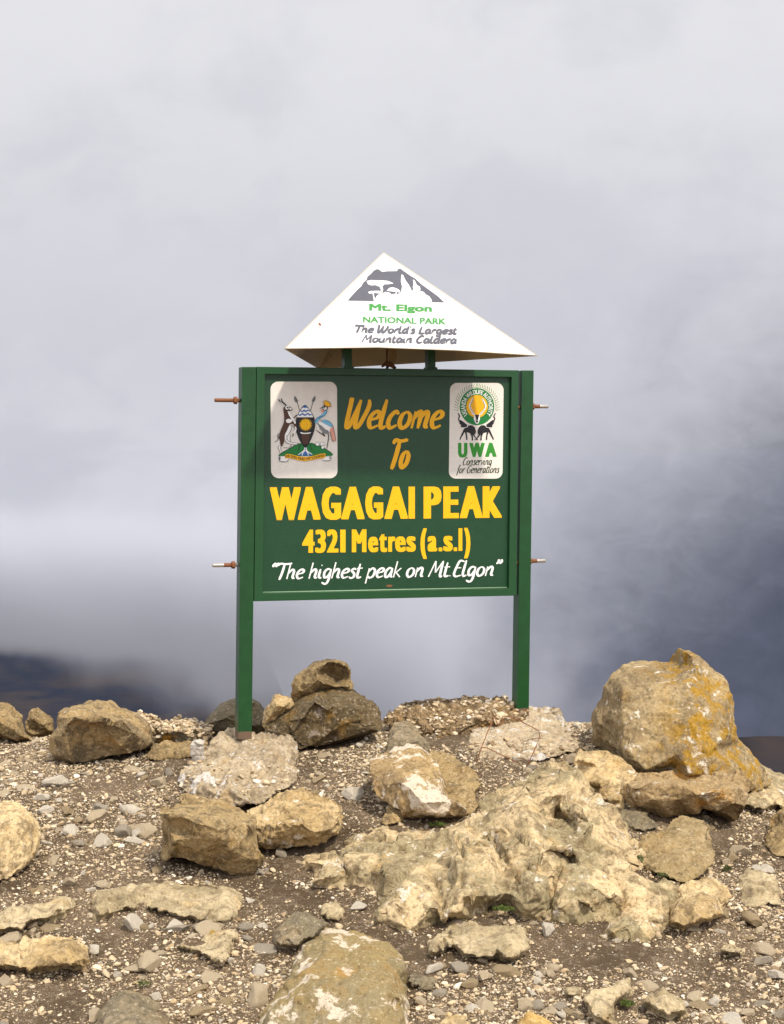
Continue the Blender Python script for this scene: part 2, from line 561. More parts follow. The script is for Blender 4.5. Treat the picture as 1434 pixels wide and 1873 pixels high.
# posts
pl = obj('post', prism([(442.8, 671), (468.9, 671), (460.6, 1352), (435.9, 1352)], 0.0, -0.053, 0.002), post_mat('left_post_paint', BASE[2] and float(SP(448, 1340)[2] - BASE[2])), sign)
pr = obj('post', prism([(954.7, 677.4), (976.4, 677.4), (967.2, 1318), (945.4, 1318)], 0.0, -0.053, 0.002), post_mat('right_post_paint', float(SP(956, 1297)[2] - BASE[2])), sign)
# frame: outer and inner outline
FO = [(469.9, 670.6), (949.2, 677.2), (945.0, 1089.5), (464.9, 1100.0)]
FI = [(484.8, 684.3), (936.0, 689.8), (930.8, 1076.5), (480.6, 1085.2)]
bm = bmesh.new()
def _ring(px, out): return [bm.verts.new(Vector(SP(x, y, 0) + NV * out) - LB) for x, y in px]
fo, fi, bo, bi = _ring(FO, 0.0), _ring(FI, 0.0), _ring(FO, -0.045), _ring(FI, -0.045)
for i in range(4):
    j = (i + 1) % 4
    bm.faces.new((fo[i], fo[j], fi[j], fi[i]))
    bm.faces.new((bo[i], bi[i], bi[j], bo[j]))
    bm.faces.new((fo[i], bo[i], bo[j], fo[j]))
    bm.faces.new((fi[i], fi[j], bi[j], bi[i]))
bmesh.ops.recalc_face_normals(bm, faces=bm.faces)
bmesh.ops.bevel(bm, geom=list(bm.edges), offset=0.0018, segments=2, affect='EDGES', profile=0.6)
obj('frame', bm_mesh('frame', bm), FRAME_GREEN, sign)
# weld beads between posts and frame
for (x, y) in ((469.2, 735), (465.2, 1034), (951.5, 745), (948.0, 1030)):
    c = Vector(SP(x, y, 0) + NV * -0.02) - LB
    obj('spacer', tube([c - Vector(AV) * 0.012, c + Vector(AV) * 0.012], 0.008, 8), RUST, sign)
PD = -0.017
FP = [(478, 677), (944, 683), (938.5, 1083), (473.5, 1092)]
panel = obj('panel', prism(FP, PD, PD - 0.004), PANEL_GREEN, sign)
# rust stain and pale strip painting the sunlit ledge of the lower rail
bead = [Vector(SP(x, y, 0) + NV * (PD + 0.002)) - LB for x, y in ((482.0, 1084.2), (700, 1079.8), (930.0, 1075.2))]
obj('lit_ledge_bead', tube(bead, 0.0028, 6), paint('lit_ledge_paint', (0.22, 0.33, 0.20), 0.35, 0.5, 0.5, (0.05, 0.12, 0.05), 0.2, 3.0), sign)

# bolts that pin the board between the posts
for name, x0, x1, y, tip in (('l', 437, 397, 732, RUST), ('l', 433, 393.5, 1034, STEEL), ('r', 976, 1008, 743, STEEL), ('r', 971, 1003.5, 1027, STEEL)):
    mid_out = -0.026
    p0 = Vector(SP(x0, y, 0) + NV * mid_out) - LB
    dirv = Vector(AV) * (-1 if name == 'l' else 1)
    ln = 0.088 if name == 'l' else 0.076
    bolt = obj('bolt', tube([p0 - dirv * 0.01, p0 + dirv * ln * 0.55, p0 + dirv * ln * 0.97, p0 + dirv * ln], [0.0072, 0.0074, 0.0074, 0.006], 12), tip, sign)
    bmn = bmesh.new()
    bmesh.ops.create_cone(bmn, segments=6, radius1=0.0155, radius2=0.0145, depth=0.013, cap_ends=True)
    rot = dirv.to_track_quat('Z', 'Y').to_matrix().to_4x4()
    bmesh.ops.transform(bmn, matrix=Matrix.Translation(p0 + dirv * 0.0075) @ rot, verts=bmn.verts)
    bmesh.ops.bevel(bmn, geom=list(bmn.edges), offset=0.0015, segments=1, affect='EDGES')
    obj('nut', bm_mesh('nut', bmn), RUST, bolt)
    if tip is STEEL:
        obj('rusty_shank', tube([p0 + dirv * 0.012, p0 + dirv * ln * 0.5], 0.0079, 12), RUST, bolt)

# white pyramid cap: three sheets, open below
cL, cR, cB, cA = px_ray(520.5, 637.5, 5.9), px_ray(982.5, 650.3, 6.25), px_ray(584, 674.5, 7.2), px_ray(702, 462, 6.45)
zb = cL[2]
cR[2] = EYE + (CY - 650.3) / F * 6.25
fn = np.cross(cR - cL, cA - cL); fn /= np.linalg.norm(fn)
if fn[1] > 0: fn = -fn
def CP(px, py, out=0.0): return on_plane(px, py, cL, fn, 0.0) + fn * out
cM = CP(690, 635.3); cM2 = CP(830, 640.5)
cen = (cL + cR + cB) / 3
inn = lambda p, s=0.990: cen + (p - cen) * s
bm = bmesh.new()
mk = lambda p: bm.verts.new(Vector(p) - LB)
o_ = [mk(p) for p in (cL, cM, cM2, cR, cB, cA)]
i_ = [mk(inn(p) + (np.array([0, 0, -0.0]) if k < 5 else np.array([0, 0, -0.004]))) for k, p in enumerate((cL, cM, cM2, cR, cB, cA))]
loop = [0, 1, 2, 3, 4]
for k in range(5):
    a, b = loop[k], loop[(k + 1) % 5]
    f = bm.faces.new((o_[a], o_[b], o_[5])); f.material_index = 0
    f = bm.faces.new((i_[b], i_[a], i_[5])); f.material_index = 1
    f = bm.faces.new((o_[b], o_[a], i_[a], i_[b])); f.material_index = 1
me = bm_mesh('pyramid_cap', bm)
cap = obj('pyramid_cap', me, PYR_WHITE, sign)
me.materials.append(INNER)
# folded seams along the visible edges
SEAM = paint('rusty_seam', (0.52, 0.44, 0.33), 0.55, 0.3, 0.7, (0.30, 0.16, 0.07), 0.05, 2.0)
for a, b in ((cL, cA), (cR, cA), (cL, cM), (cM, cM2), (cM2, cR), (cR, cB), (cB, cL)):
    obj('seam', tube([Vector(a) - LB, Vector(b) - LB], 0.0022, 6), SEAM, cap)
# brackets and centre pipe under the cap
for q in ([(630.5, 604), (644.2, 604), (644.8, 672.5), (631.0, 672.5)], [(783.8, 606), (797.0, 606), (797.6, 674.5), (784.4, 674.5)]):
    br = obj('bracket', prism(q, -0.004, -0.044, 0.002), FRAME_GREEN, sign)
    (x0, _), (x1, yb) = q[3], q[2]
    obj('foot_plate', prism([(x0 - 2, yb - 3.0), (x1 + 3, yb - 2.9), (x1 + 3, yb + .5), (x0 - 2, yb + .5)], -0.002, -0.046, 0.001), FRAME_GREEN, br)
pp = [Vector(px_ray(x, y, 6.52)) - LB for x, y in ((719, 600), (718.5, 640), (718, 652), (716.5, 660), (712, 667), (708, 676))]
obj('centre_pipe', tube(pp, [0.014, 0.0145, 0.018, 0.019, 0.012, 0.010], 14), paint('rust_stained_pipe', (0.42, 0.28, 0.14), 0.6, 0.3, 0.9, (0.14, 0.07, 0.03), 0.2, 2.5), sign)
pp = [Vector(px_ray(x, y, 6.53)) - LB for x, y in ((707.6, 600), (707.4, 676))]
obj('centre_rod', tube(pp, 0.0035, 8), RUST, sign)
pp = [Vector(px_ray(x, y, 6.50)) - LB for x, y in ((698, 671), (707, 664), (716, 668), (724, 674))]
obj('pipe_flange', tube(pp, [0.004, 0.010, 0.010, 0.005], 10), RUST, sign)

# ---- painting on flat faces ------------------------------------------------
def painted(name, polys, mt, parent, layer, face='panel'):
    """flat painted shapes; polys are lists of photo pixels, each shape a hair in front of the previous one"""
    vs, fs = [], []
    for k, p in enumerate(polys):
        out = 0.0006 + layer * 0.00025 + k * 0.0000025
        ids = []
        for x, y in p:
            q = (on_plane(x, y, Q0 + NV * PD, NV) + NV * out) if face == 'panel' else CP(x, y, out)
            ids.append(len(vs)); vs.append(Vector(q) - LB)
        fs.append(ids)
    me = new_mesh(name, vs, fs)
    for poly in me.polygons:
        if poly.normal.y > 0:
            poly.flip()
    return obj(name, me, mt, parent)


def catmull(p, n=6, closed=False):
    p = [np.array(q, float) for q in p]
    if len(p) < 3:
        return p
    out = []
    m = len(p)
    rng = range(m) if closed else range(m - 1)
    for i in rng:
        if closed:
            a, b, c, d = p[(i - 1) % m], p[i], p[(i + 1) % m], p[(i + 2) % m]
        else:
            a, b, c, d = p[max(i - 1, 0)], p[i], p[i + 1], p[min(i + 2, m - 1)]
        for k in range(n):
            t = k / n
            out.append(0.5 * ((2 * b) + (c - a) * t + (2 * a - 5 * b + 4 * c - d) * t * t + (3 * b - a - 3 * c + d) * t ** 3))
    if not closed:
        out.append(p[-1])
    return out


def stroke(pts, w, taper=True, n=6, nib=0.35, curve=True):
    """outline of a brush stroke: list of points -> polygon"""
    c = catmull(pts, n) if curve else [np.array(q, float) for q in pts]
    L, R = [], []
    m = len(c)
    for i, p in enumerate(c):
        t = c[min(i + 1, m - 1)] - c[max(i - 1, 0)]
        l = np.linalg.norm(t)
        t = t / l if l > 1e-9 else np.array([1.0, 0.0])
        nrm = np.array([-t[1], t[0]])
        ww = w * (1 - nib + nib * abs(t[1] * 0.9 + t[0] * 0.25))
        if taper:
            e = min(i, m - 1 - i) / max(1, m * 0.18)
            ww *= 0.55 + 0.45 * min(1, e)
        L.append(p + nrm * ww / 2); R.append(p - nrm * ww / 2)
    return L + R[::-1]


def strips(pts, w, **k):
    """a stroke cut in quads, so that sharp bends stay clean"""
    o = stroke(pts, w, **k)
    h = len(o) // 2
    L, R = o[:h], o[h:][::-1]
    return [[L[i], L[i + 1], R[i + 1], R[i]] for i in range(h - 1)]


def disc(cx, cy, rx, ry=None, n=20):
    ry = ry or rx
    return [(cx + rx * math.cos(2 * math.pi * k / n), cy + ry * math.sin(2 * math.pi * k / n)) for k in range(n)]


GL = {
 'e': (.70, [[(.1, .48), (.52, .62), (.62, .86), (.42, 1.0), (.18, .78), (.1, .38), (.28, .03), (.66, .18)]]),
 'l': (.42, [[(.16, 1.7), (.11, .9), (.09, .28), (.2, .02), (.42, .14)]]),
 'c': (.66, [[(.60, .82), (.42, 1.0), (.17, .72), (.1, .32), (.28, .02), (.62, .2)]]),
 'o': (.78, [[(.42, 1.0), (.16, .78), (.11, .3), (.32, .01), (.6, .25), (.64, .72), (.42, 1.0)]]),
 'm': (1.08, [[(.12, 1.0), (.08, .0)], [(.1, .55), (.34, .98), (.46, .86), (.44, .0)], [(.46, .55), (.72, .98), (.86, .82), (.83, .16), (1.02, .08)]]),
 'n': (.78, [[(.12, 1.0), (.08, .0)], [(.1, .55), (.38, .98), (.56, .82), (.54, .16), (.74, .08)]]),
 'h': (.78, [[(.14, 1.7), (.08, .0)], [(.1, .55), (.38, .98), (.56, .82), (.54, .16), (.74, .08)]]),
 'i': (.38, [[(.12, 1.0), (.1, .2), (.34, .06)], [(.15, 1.36), (.17, 1.44)]]),
 'g': (.78, [[(.60, .92), (.36, 1.0), (.13, .65), (.2, .12), (.44, .18), (.6, .62)], [(.64, 1.0), (.60, -.15), (.42, -.58), (.06, -.42)]]),
 's': (.58, [[(.54, .86), (.34, 1.0), (.18, .78), (.44, .44), (.42, .1), (.2, .0), (.04, .14)]]),
 't': (.52, [[(.2, 1.5), (.15, .25), (.28, .02), (.5, .12)], [(.0, 1.0), (.48, 1.04)]]),
 'p': (.76, [[(.12, 1.0), (.05, -.6)], [(.1, .6), (.38, 1.0), (.64, .75), (.56, .18), (.3, .0), (.1, .2)]]),
 'a': (.80, [[(.60, .94), (.34, 1.0), (.11, .55), (.2, .05), (.42, .14), (.6, .7)], [(.64, 1.0), (.6, .2), (.78, .07)]]),
 'k': (.66, [[(.14, 1.7), (.08, .0)], [(.58, .98), (.16, .46)], [(.2, .54), (.62, .02)]]),
 'r': (.54, [[(.12, 1.0), (.08, .0)], [(.1, .55), (.32, .95), (.54, .95)]]),
 'd': (.80, [[(.60, .94), (.34, 1.0), (.11, .55), (.2, .05), (.42, .14), (.6, .7)], [(.68, 1.7), (.6, .2), (.78, .07)]]),
 'u': (.80, [[(.12, 1.0), (.09, .28), (.28, .02), (.5, .2), (.6, .6)], [(.64, 1.0), (.58, .2), (.76, .07)]]),
 'v': (.66, [[(.08, 1.0), (.26, .02)], [(.26, .02), (.6, .98)]]),
 'f': (.52, [[(.64, 1.55), (.46, 1.7), (.32, 1.2), (.22, .1), (.06, -.5)], [(.06, 1.0), (.52, 1.02)]]),
 'W': (1.30, [[(.04, 1.62), (.12, 1.7), (.12, .4), (.2, .04), (.36, .3), (.66, 1.68)], [(.66, 1.68), (.62, .4), (.72, .04), (.92, .3), (1.2, 1.25), (1.14, 1.7)]]),
 'T': (.86, [[(-.02, 1.42), (.12, 1.64), (.5, 1.58), (.98, 1.62), (1.06, 1.72)], [(.5, 1.58), (.42, .6), (.30, -.08)]]),
 'M': (1.20, [[(.0, .0), (.36, 1.66)], [(.36, 1.66), (.52, .45)], [(.52, .45), (1.0, 1.66)], [(1.0, 1.66), (.96, .12), (1.16, .08)]]),
 'E': (.78, [[(.80, 1.55), (.42, 1.66), (.24, 1.1), (.12, .3), (.3, .0), (.74, .12)], [(.22, .9), (.62, .92)]]),
 'L': (.76, [[(.28, 1.66), (.14, .3), (.2, .02), (.74, .06)]]),
 'C': (.88, [[(.84, 1.36), (.62, 1.66), (.26, 1.2), (.12, .5), (.34, .0), (.78, .2)]]),
 'G': (.96, [[(.84, 1.36), (.62, 1.66), (.26, 1.2), (.12, .5), (.34, .0), (.72, .2), (.80, .7)], [(.50, .74), (.92, .76)]]),
 '.': (.30, [[(.10, .04), (.13, .12)]]),
 '<': (.50, [[(.24, 1.72), (.06, 1.5), (.08, 1.28)], [(.50, 1.72), (.32, 1.5), (.34, 1.28)]]),
 '>': (.50, [[(.12, 1.74), (.18, 1.5), (.02, 1.28)], [(.38, 1.74), (.44, 1.5), (.28, 1.28)]]),
 "'": (.22, [[(.14, 1.7), (.10, 1.4)]]),
 ' ': (.42, []),
}


def script(text, x0, y0, x1, y1, u, w, slant=0.22, nibk=0.35):
    """brush lettering along a base line from (x0,y0) to (x1,y1); u = x-height in photo pixels"""
    tot = sum(GL[c][0] for c in text)
    sx = math.hypot(x1 - x0, y1 - y0) / tot
    ex = ((x1 - x0) / math.hypot(x1 - x0, y1 - y0), (y1 - y0) / math.hypot(x1 - x0, y1 - y0))
    polys, pen = [], 0.0
    for c in text:
        adv, sts = GL[c]
        for st in sts:
            pts = []
            for gx, gy in st:
                lx = (pen + gx) * sx + gy * u * slant
                pts.append((x0 + ex[0] * lx, y0 + ex[1] * lx - gy * u))
            polys += strips(pts, w, n=5, nib=nibk)
        pen += adv
    return polys


def font_mesh(text, bold=0.0):
    cu = bpy.data.curves.new('txt', 'FONT')
    cu.body = text
    cu.offset = bold
    cu.resolution_u = 3
    o = bpy.data.objects.new('txt', cu)
    COL.objects.link(o)
    dg = bpy.context.evaluated_depsgraph_get()
    me = bpy.data.meshes.new_from_object(o.evaluated_get(dg))
    bpy.data.objects.remove(o)
    bpy.data.curves.remove(cu)
    return me


def font_text(name, text, quad, mt, parent, layer, bold=(0.0, 0.0), face='panel', warp=None):
    """block lettering fitted into the photo-pixel quad (bl, br, tr, tl); bold = extra stem width in photo pixels across and up"""
    src = font_mesh(text)
    co = np.array([v.co for v in src.vertices])
    lo, hi = co.min(0), co.max(0)
    bl, br, tr, tl = [np.array(q, float) for q in quad]
    bx, by = bold[0] / 2, bold[1] / 2
    bl = bl + (bx, -by); br = br + (-bx, -by); tr = tr + (-bx, by); tl = tl + (bx, by)
    flat = []
    for c in co:
        s = (c[0] - lo[0]) / (hi[0] - lo[0]); t = (c[1] - lo[1]) / (hi[1] - lo[1])
        flat.append(np.array(warp(s, t)) if warp else (1 - t) * ((1 - s) * bl + s * br) + t * ((1 - s) * tl + s * tr))
    faces = [list(p.vertices) for p in src.polygons]
    bpy.data.meshes.remove(src)
    shifts = [(0.0, 0.0)] if not (bx or by) else [(i * bx / 2, j * by) for i in (-2, -1, 0, 1, 2) for j in (-1, 1)]
    vs, fs = [], []
    for k, (sx, sy) in enumerate(shifts):
        out = 0.0006 + layer * 0.00025 + k * 0.000008
        b0 = len(vs)
        for p in flat:
            q = (on_plane(p[0] + sx, p[1] + sy, Q0 + NV * PD, NV) + NV * out) if face == 'panel' else CP(p[0] + sx, p[1] + sy, out)
            vs.append(Vector(q) - LB)
        fs += [[i + b0 for i in f] for f in faces]
    me = new_mesh(name, vs, fs)
    for poly in me.polygons:
        if poly.normal.y > 0:
            poly.flip()
    return obj(name, me, mt, parent)


def letters(name, chars, base, cap, mt, parent, layer, bold, conv=None):
    """block lettering placed letter by letter: (character, left, right) in photo pixels, between a base line and a cap line"""
    hcap = max(v.co.y for v in font_mesh('H').vertices)
    (bx0, by0, bx1, by1), (cx0, cy0, cx1, cy1) = base, cap
    vs, fs = [], []
    k = 0
    for ch, x0, x1 in chars:
        src = font_mesh(ch)
        co = np.array([v.co for v in src.vertices])
        lo, hi = co.min(0), co.max(0)
        for i in (-1, -0.5, 0, 0.5, 1):
            for j in (-1, 1):
                b0 = len(vs)
                for c in co:
                    s = (c[0] - lo[0]) / (hi[0] - lo[0] + 1e-9)
                    x = x0 + bold[0] / 2 + (x1 - x0 - bold[0]) * s + i * bold[0] / 2
                    yb = by0 + (by1 - by0) * (x - bx0) / (bx1 - bx0); yc = cy0 + (cy1 - cy0) * (x - cx0) / (cx1 - cx0)
                    t = c[1] / hcap
                    y = yb + (yc - yb) * t
                    mid = (lo[1] + hi[1]) / 2 / hcap
                    y = (yb + (yc - yb) * mid) + (y - (yb + (yc - yb) * mid)) * (1 - bold[1] / max(4.0, abs(yc - yb) * (hi[1] - lo[1]) / hcap)) + j * bold[1] / 2
                    out = 0.0006 + layer * 0.00025 + (k % 10) * 0.000008
                    vs.append(Vector(on_plane(x, y, Q0 + NV * PD, NV) + NV * out) - LB)
                fs += [[q + b0 for q in p.vertices] for p in src.polygons]
                k += 1
        bpy.data.meshes.remove(src)
    me = new_mesh(name, vs, fs)
    for poly in me.polygons:
        if poly.normal.y > 0:
            poly.flip()
    return obj(name, me, mt, parent)


_c = lambda a: 480 + a * 0.3347
letters('peak_name_lettering', [(ch, _c(a), _c(b)) for ch, a, b in (('W', 40, 210), ('A', 193, 318), ('G', 323, 430), ('A', 430, 558), ('G', 561, 660), ('A', 666, 795), ('I', 798, 833), ('P', 880, 979), ('E', 988, 1073), ('A', 1078, 1203), ('K', 1203, 1309))],
        (493, 951.3, 918, 947), (493, 891.3, 918, 889.3), P_YELLOW, panel, 1, (8.0, 2.5))
letters('height_lettering', [(ch, _c(a), _c(b)) for ch, a, b in (('4', 217, 285), ('3', 288, 347), ('2', 352, 415), ('1', 425, 454), ('M', 488, 568), ('e', 577, 633), ('t', 637, 681), ('r', 687, 727), ('e', 724, 783), ('s', 786, 838), ('(', 863, 898), ('a', 902, 955), ('.', 962, 983), ('s', 988, 1040), ('.', 1044, 1064), ('l', 1071, 1092), (')', 1102, 1136))],
        (553, 1011.3, 860, 1007.3), (553, 969.5, 860, 966), P_YELLOW, panel, 1, (4.6, 1.8))
painted('welcome_lettering', script('Welcome', 628, 783.5, 806, 783.5, 31, 8.8), P_ORANGE, panel, 1)  # darker orange than the peak name: the cap's shadow put into the paint
painted('welcome_lettering', script('To', 710, 856, 745, 855.5, 31, 8.8), P_ORANGE, panel, 1)
painted('motto_lettering', script('<The highest peak on Mt.Elgon>', 493.5, 1059.5, 913, 1053.0, 17.2, 4.7), P_WHITE, panel, 1)
obj('rust_spot', new_mesh('rust_spot', [Vector(on_plane(x, y, Q0 + NV * PD, NV) + NV * 0.0008) - LB for x, y in disc(712, 1071.5, 6, 2.2, 12)], [list(range(12))]), RUST, panel)


# --- coat of arms card
def rrect(x0, y0, x1, y1, r, dxr=0.0, dyr=0.0):
    pts = []
    for cx, cy, a0 in ((x1 - r, y0 + r, -90), (x1 - r, y1 - r, 0), (x0 + r, y1 - r, 90), (x0 + r, y0 + r, 180)):
        for k in range(7):
            a = math.radians(a0 + 15 * k)
            x, y = cx + r * math.cos(a), cy + r * math.sin(a)
            pts.append((x + dxr * (y - y0) / (y1 - y0), y + dyr * (x - x0) / (x1 - x0)))
    return pts


def Z(x0, y0, s):
    return lambda pts: [(x0 + x * s, y0 + y * s) for x, y in pts]


arms = painted('coat_of_arms_card', [rrect(494.6, 698, 616.2, 874.6, 14, 1.2, 0.2)], CARD_WHITE, panel, 0)
z = Z(490, 710, 0.0977)
S = lambda pts, w, **k: strips(z(pts), w * 0.0977, **k)
painted('mound', [z([(190, 1272), (250, 1215), (400, 1130), (520, 1060), (590, 1030), (700, 1040), (820, 1020), (900, 1060), (1000, 1090), (1080, 1140), (1170, 1200), (1220, 1245), (1200, 1268), (1080, 1272)])], P_LEAF, arms, 1)
painted('mound_edge', S([(195, 1262), (250, 1215), (400, 1130), (520, 1060), (590, 1032)], 16) + S([(820, 1022), (900, 1060), (1000, 1090), (1080, 1140), (1170, 1200), (1218, 1250)], 14) + S([(290, 1115), (400, 1120)], 22) + S([(400, 1110), (440, 1070)], 30), P_BLACK, arms, 2)
painted('river', [z([(700, 1105), (725, 1160), (835, 1262), (555, 1262), (678, 1160)])], P_BLUE, arms, 3)
painted('river_waves', S([(690, 1110), (670, 1170), (560, 1250)], 20) + S([(712, 1110), (735, 1180), (830, 1240)], 20) + S([(700, 1160), (650, 1215), (640, 1262)], 18) + S([(700, 1160), (745, 1215), (755, 1262)], 18), P_WHITE, arms, 4)
for a_, b_ in ((((545, 255), (592, 420)), ((605, 1040), (570, 1165))), (((842, 255), (798, 420)), ((785, 1040), (825, 1160)))):
    painted('spear', S(list(a_), 20, curve=False) + S(list(b_), 22, curve=False), P_BLACK, arms, 5)
for p_ in ([(500, 145), (556, 232), (545, 272), (505, 245), (491, 200)], [(882, 145), (882, 222), (838, 268), (824, 235), (846, 185)]):
    painted('spear_head', [z(p_)], P_GREY, arms, 6)
painted('spear_edges', S([(500, 145), (545, 262)], 9, curve=False) + S([(500, 145), (556, 232), (545, 272), (505, 245), (491, 200), (500, 145)], 8, curve=False) + S([(882, 145), (838, 262)], 9, curve=False) + S([(882, 145), (882, 222), (838, 268), (824, 235), (846, 185), (882, 145)], 8, curve=False), P_BLACK, arms, 7)
SH = catmull([(690, 312), (770, 388), (832, 480), (872, 580), (882, 685), (866, 790), (830, 900), (780, 1010), (740, 1080), (700, 1110), (660, 1080), (610, 1010), (560, 910), (525, 800), (508, 690), (520, 590), (560, 480), (612, 388)], 4, True)
painted('shield', [z(SH)], P_BLACK, arms, 8)
painted('shield_waves', [z([(690, 322), (765, 395), (822, 480), (845, 545), (535, 545), (568, 480), (618, 395)])], P_WHITE, arms, 9)
painted('shield_waves', [z([(690, 315), (752, 378), (715, 362), (690, 376), (665, 362), (630, 378)])] + S([(605, 418), (640, 440), (672, 412), (705, 438), (738, 414), (782, 436)], 30) + S([(560, 486), (600, 508), (640, 478), (690, 506), (740, 476), (785, 502), (826, 480)], 32), P_BLUE, arms, 10)
painted('sun', [z([(703 + (128 if k % 2 else 88) * math.cos(math.pi * k / 22), 682 + (128 if k % 2 else 88) * math.sin(math.pi * k / 22)) for k in range(44)])], P_YELLOW, arms, 11)
painted('drum', [z([(612, 850), (790, 850), (768, 960), (740, 1045), (662, 1045), (632, 960)])], P_BROWN, arms, 11)
painted('drum_skin', S([(605, 832), (660, 845), (740, 845), (797, 832)], 28, taper=False), P_WHITE, arms, 12)
# antelope
painted('antelope_white_legs', S([(255, 1060), (205, 1100), (238, 1215)], 40) + S([(330, 960), (385, 1020), (540, 1045)], 44) + S([(395, 840), (390, 930), (400, 1000)], 36)
        + [z([(400, 690), (440, 690), (428, 770), (385, 850), (345, 915), (330, 990), (305, 930), (312, 870), (350, 790)])], P_WHITE, arms, 12)
painted('antelope_lines', S([(290, 1070), (235, 1105), (252, 1215)], 9) + S([(235, 1070), (190, 1095), (225, 1215)], 9) + S([(345, 940), (400, 1005), (560, 1030)], 9) + S([(320, 980), (375, 1035), (530, 1062)], 9)
        + S([(440, 700), (425, 790), (375, 870), (335, 920)], 9) + S([(410, 850), (410, 940), (412, 1000)], 9) + S([(212, 840), (180, 880), (185, 960), (125, 1008)], 14) + S([(160, 985), (125, 1010)], 26), P_BLACK, arms, 13)
painted('antelope_body', [z(catmull([(285, 400), (300, 350), (345, 335), (400, 345), (442, 362), (455, 405), (425, 425), (372, 428), (385, 490), (420, 560), (462, 620), (440, 660), (400, 690), (350, 795), (312, 875), (305, 985), (262, 1075), (235, 1085), (222, 985), (200, 925), (215, 850), (250, 752), (290, 655), (302, 560), (295, 480)], 4, True))]
        + S([(440, 640), (500, 680), (515, 740)], 44) + S([(480, 560), (540, 500)], 46), P_BROWN, arms, 14)
painted('antelope_horns', S([(348, 335), (300, 285), (262, 250), (246, 195)], 24) + S([(300, 300), (235, 265), (192, 205)], 20) + S([(470, 840), (462, 905)], 34), P_BLACK, arms, 15)
painted('antelope_markings', [z(disc(355, 368, 36, 34)), z(disc(422, 388, 22, 24)), z([(335, 590), (380, 572), (440, 585), (452, 620), (400, 655), (355, 650), (332, 620)]), z([(362, 432), (385, 432), (440, 520), (490, 600), (480, 630), (430, 570), (385, 500)]), z(disc(500, 640, 16, 30))]
        + S([(505, 720), (512, 780), (470, 850)], 34) + S([(230, 260), (290, 310)], 26), P_WHITE, arms, 16)
painted('antelope_eye', [z(disc(362, 366, 17, 16)), z(disc(432, 392, 8, 9))] + S([(412, 690), (490, 730), (498, 790)], 9), P_BLACK, arms, 17)
# crested crane
painted('crane_legs', S([(1112, 820), (1132, 920), (1098, 1135)], 16) + S([(1010, 830), (1060, 895), (900, 785)], 17) + S([(1030, 850), (1062, 905)], 24), P_BLACK, arms, 12)
painted('crane_wing_white', [z(catmull([(935, 640), (1010, 640), (1100, 690), (1180, 725), (1162, 790), (1130, 825), (1060, 790), (975, 700)], 3, True)), z([(895, 690), (930, 690), (960, 760), (930, 770)])], P_WHITE, arms, 13)
painted('crane_breast', [z(catmull([(930, 655), (975, 690), (1060, 765), (1128, 800), (1130, 850), (1062, 850), (1010, 805), (950, 720)], 3, True))], P_GREY, arms, 14)
painted('crane_blue', S([(1088, 420), (1040, 500), (940, 565), (885, 650)], 66, taper=False) + [z(catmull([(1000, 615), (1060, 590), (1130, 620), (1198, 690), (1222, 735), (1180, 718), (1100, 690), (1020, 645)], 3, True))], P_SKY, arms, 15)
painted('crane_tail', [z(catmull([(1150, 790), (1200, 725), (1232, 790), (1262, 960), (1232, 992), (1192, 965), (1178, 895)], 3, True)), z(disc(1022, 420, 34, 30))], P_PINK, arms, 16)
painted('crane_lines', S([(1050, 595), (1130, 615), (1200, 690), (1232, 790), (1262, 960), (1232, 992), (1195, 968), (1165, 820)], 8) + S([(1000, 615), (960, 560), (1060, 500), (1105, 420)], 8) + S([(1035, 515), (920, 560), (868, 640)], 8)
        + S([(1030, 345), (965, 385)], 22) + S([(980, 690), (1120, 820)], 8) + S([(1120, 700), (1180, 725)], 8), P_BLACK, arms, 17)
painted('crane_head', [z(disc(1065, 372, 50, 52))], P_BLACK, arms, 18)
painted('crane_face', [z(disc(1062, 378, 32, 30))], P_WHITE, arms, 19)
painted('crane_eye', [z(disc(1055, 368, 14, 13))], P_BLACK, arms, 20)
painted('crane_crest', [z([(1035, 245), (1075, 233), (1125, 248), (1160, 290), (1178, 345), (1085, 345), (1048, 310)])], P_ORANGE, arms, 19)
painted('crest_edge', S([(1035, 245), (1075, 233), (1125, 248), (1160, 290), (1178, 345), (1085, 345), (1048, 310), (1035, 245)], 10, curve=False), P_BLACK, arms, 20)
for d_ in ((922, 1045, 38, 34), (1010, 1045, 38, 36), (1020, 1098, 24, 40)):
    painted('cotton_flower', [z(disc(*d_))], P_WHITE, arms, 12)
painted('flower_edges', S(disc(922, 1045, 38, 34) + [(960, 1045)], 6) + S(disc(1010, 1045, 38, 36) + [(1048, 1045)], 6), P_BLACK, arms, 13)
for p_ in ([(205, 1285), (330, 1285), (375, 1320), (352, 1372), (232, 1366)], [(1020, 1295), (1175, 1285), (1170, 1340), (1060, 1358), (1020, 1350)]):
    painted('ribbon_end', [z(p_)], P_WHITE, arms, 12)
painted('ribbon_edges', S([(205, 1270), (208, 1340), (240, 1372), (350, 1375), (380, 1330)], 12) + S([(1178, 1270), (1172, 1340), (1120, 1358), (1020, 1352)], 12) + S([(222, 1280), (222, 1335)], 40, curve=False) + S([(1155, 1275), (1155, 1325)], 36, curve=False), P_SLATE, arms, 13)
rb_t = catmull([(318, 1243), (400, 1232), (520, 1262), (690, 1285), (860, 1262), (980, 1228), (1075, 1222)], 5)
rb_b = catmull([(315, 1318), (420, 1312), (560, 1348), (690, 1364), (820, 1346), (960, 1318), (1062, 1308)], 5)
painted('ribbon', [z([tuple(rb_t[i]), tuple(rb_t[i + 1]), tuple(rb_b[i + 1]), tuple(rb_b[i])]) for i in range(len(rb_t) - 1)], P_ORANGE, arms, 14)


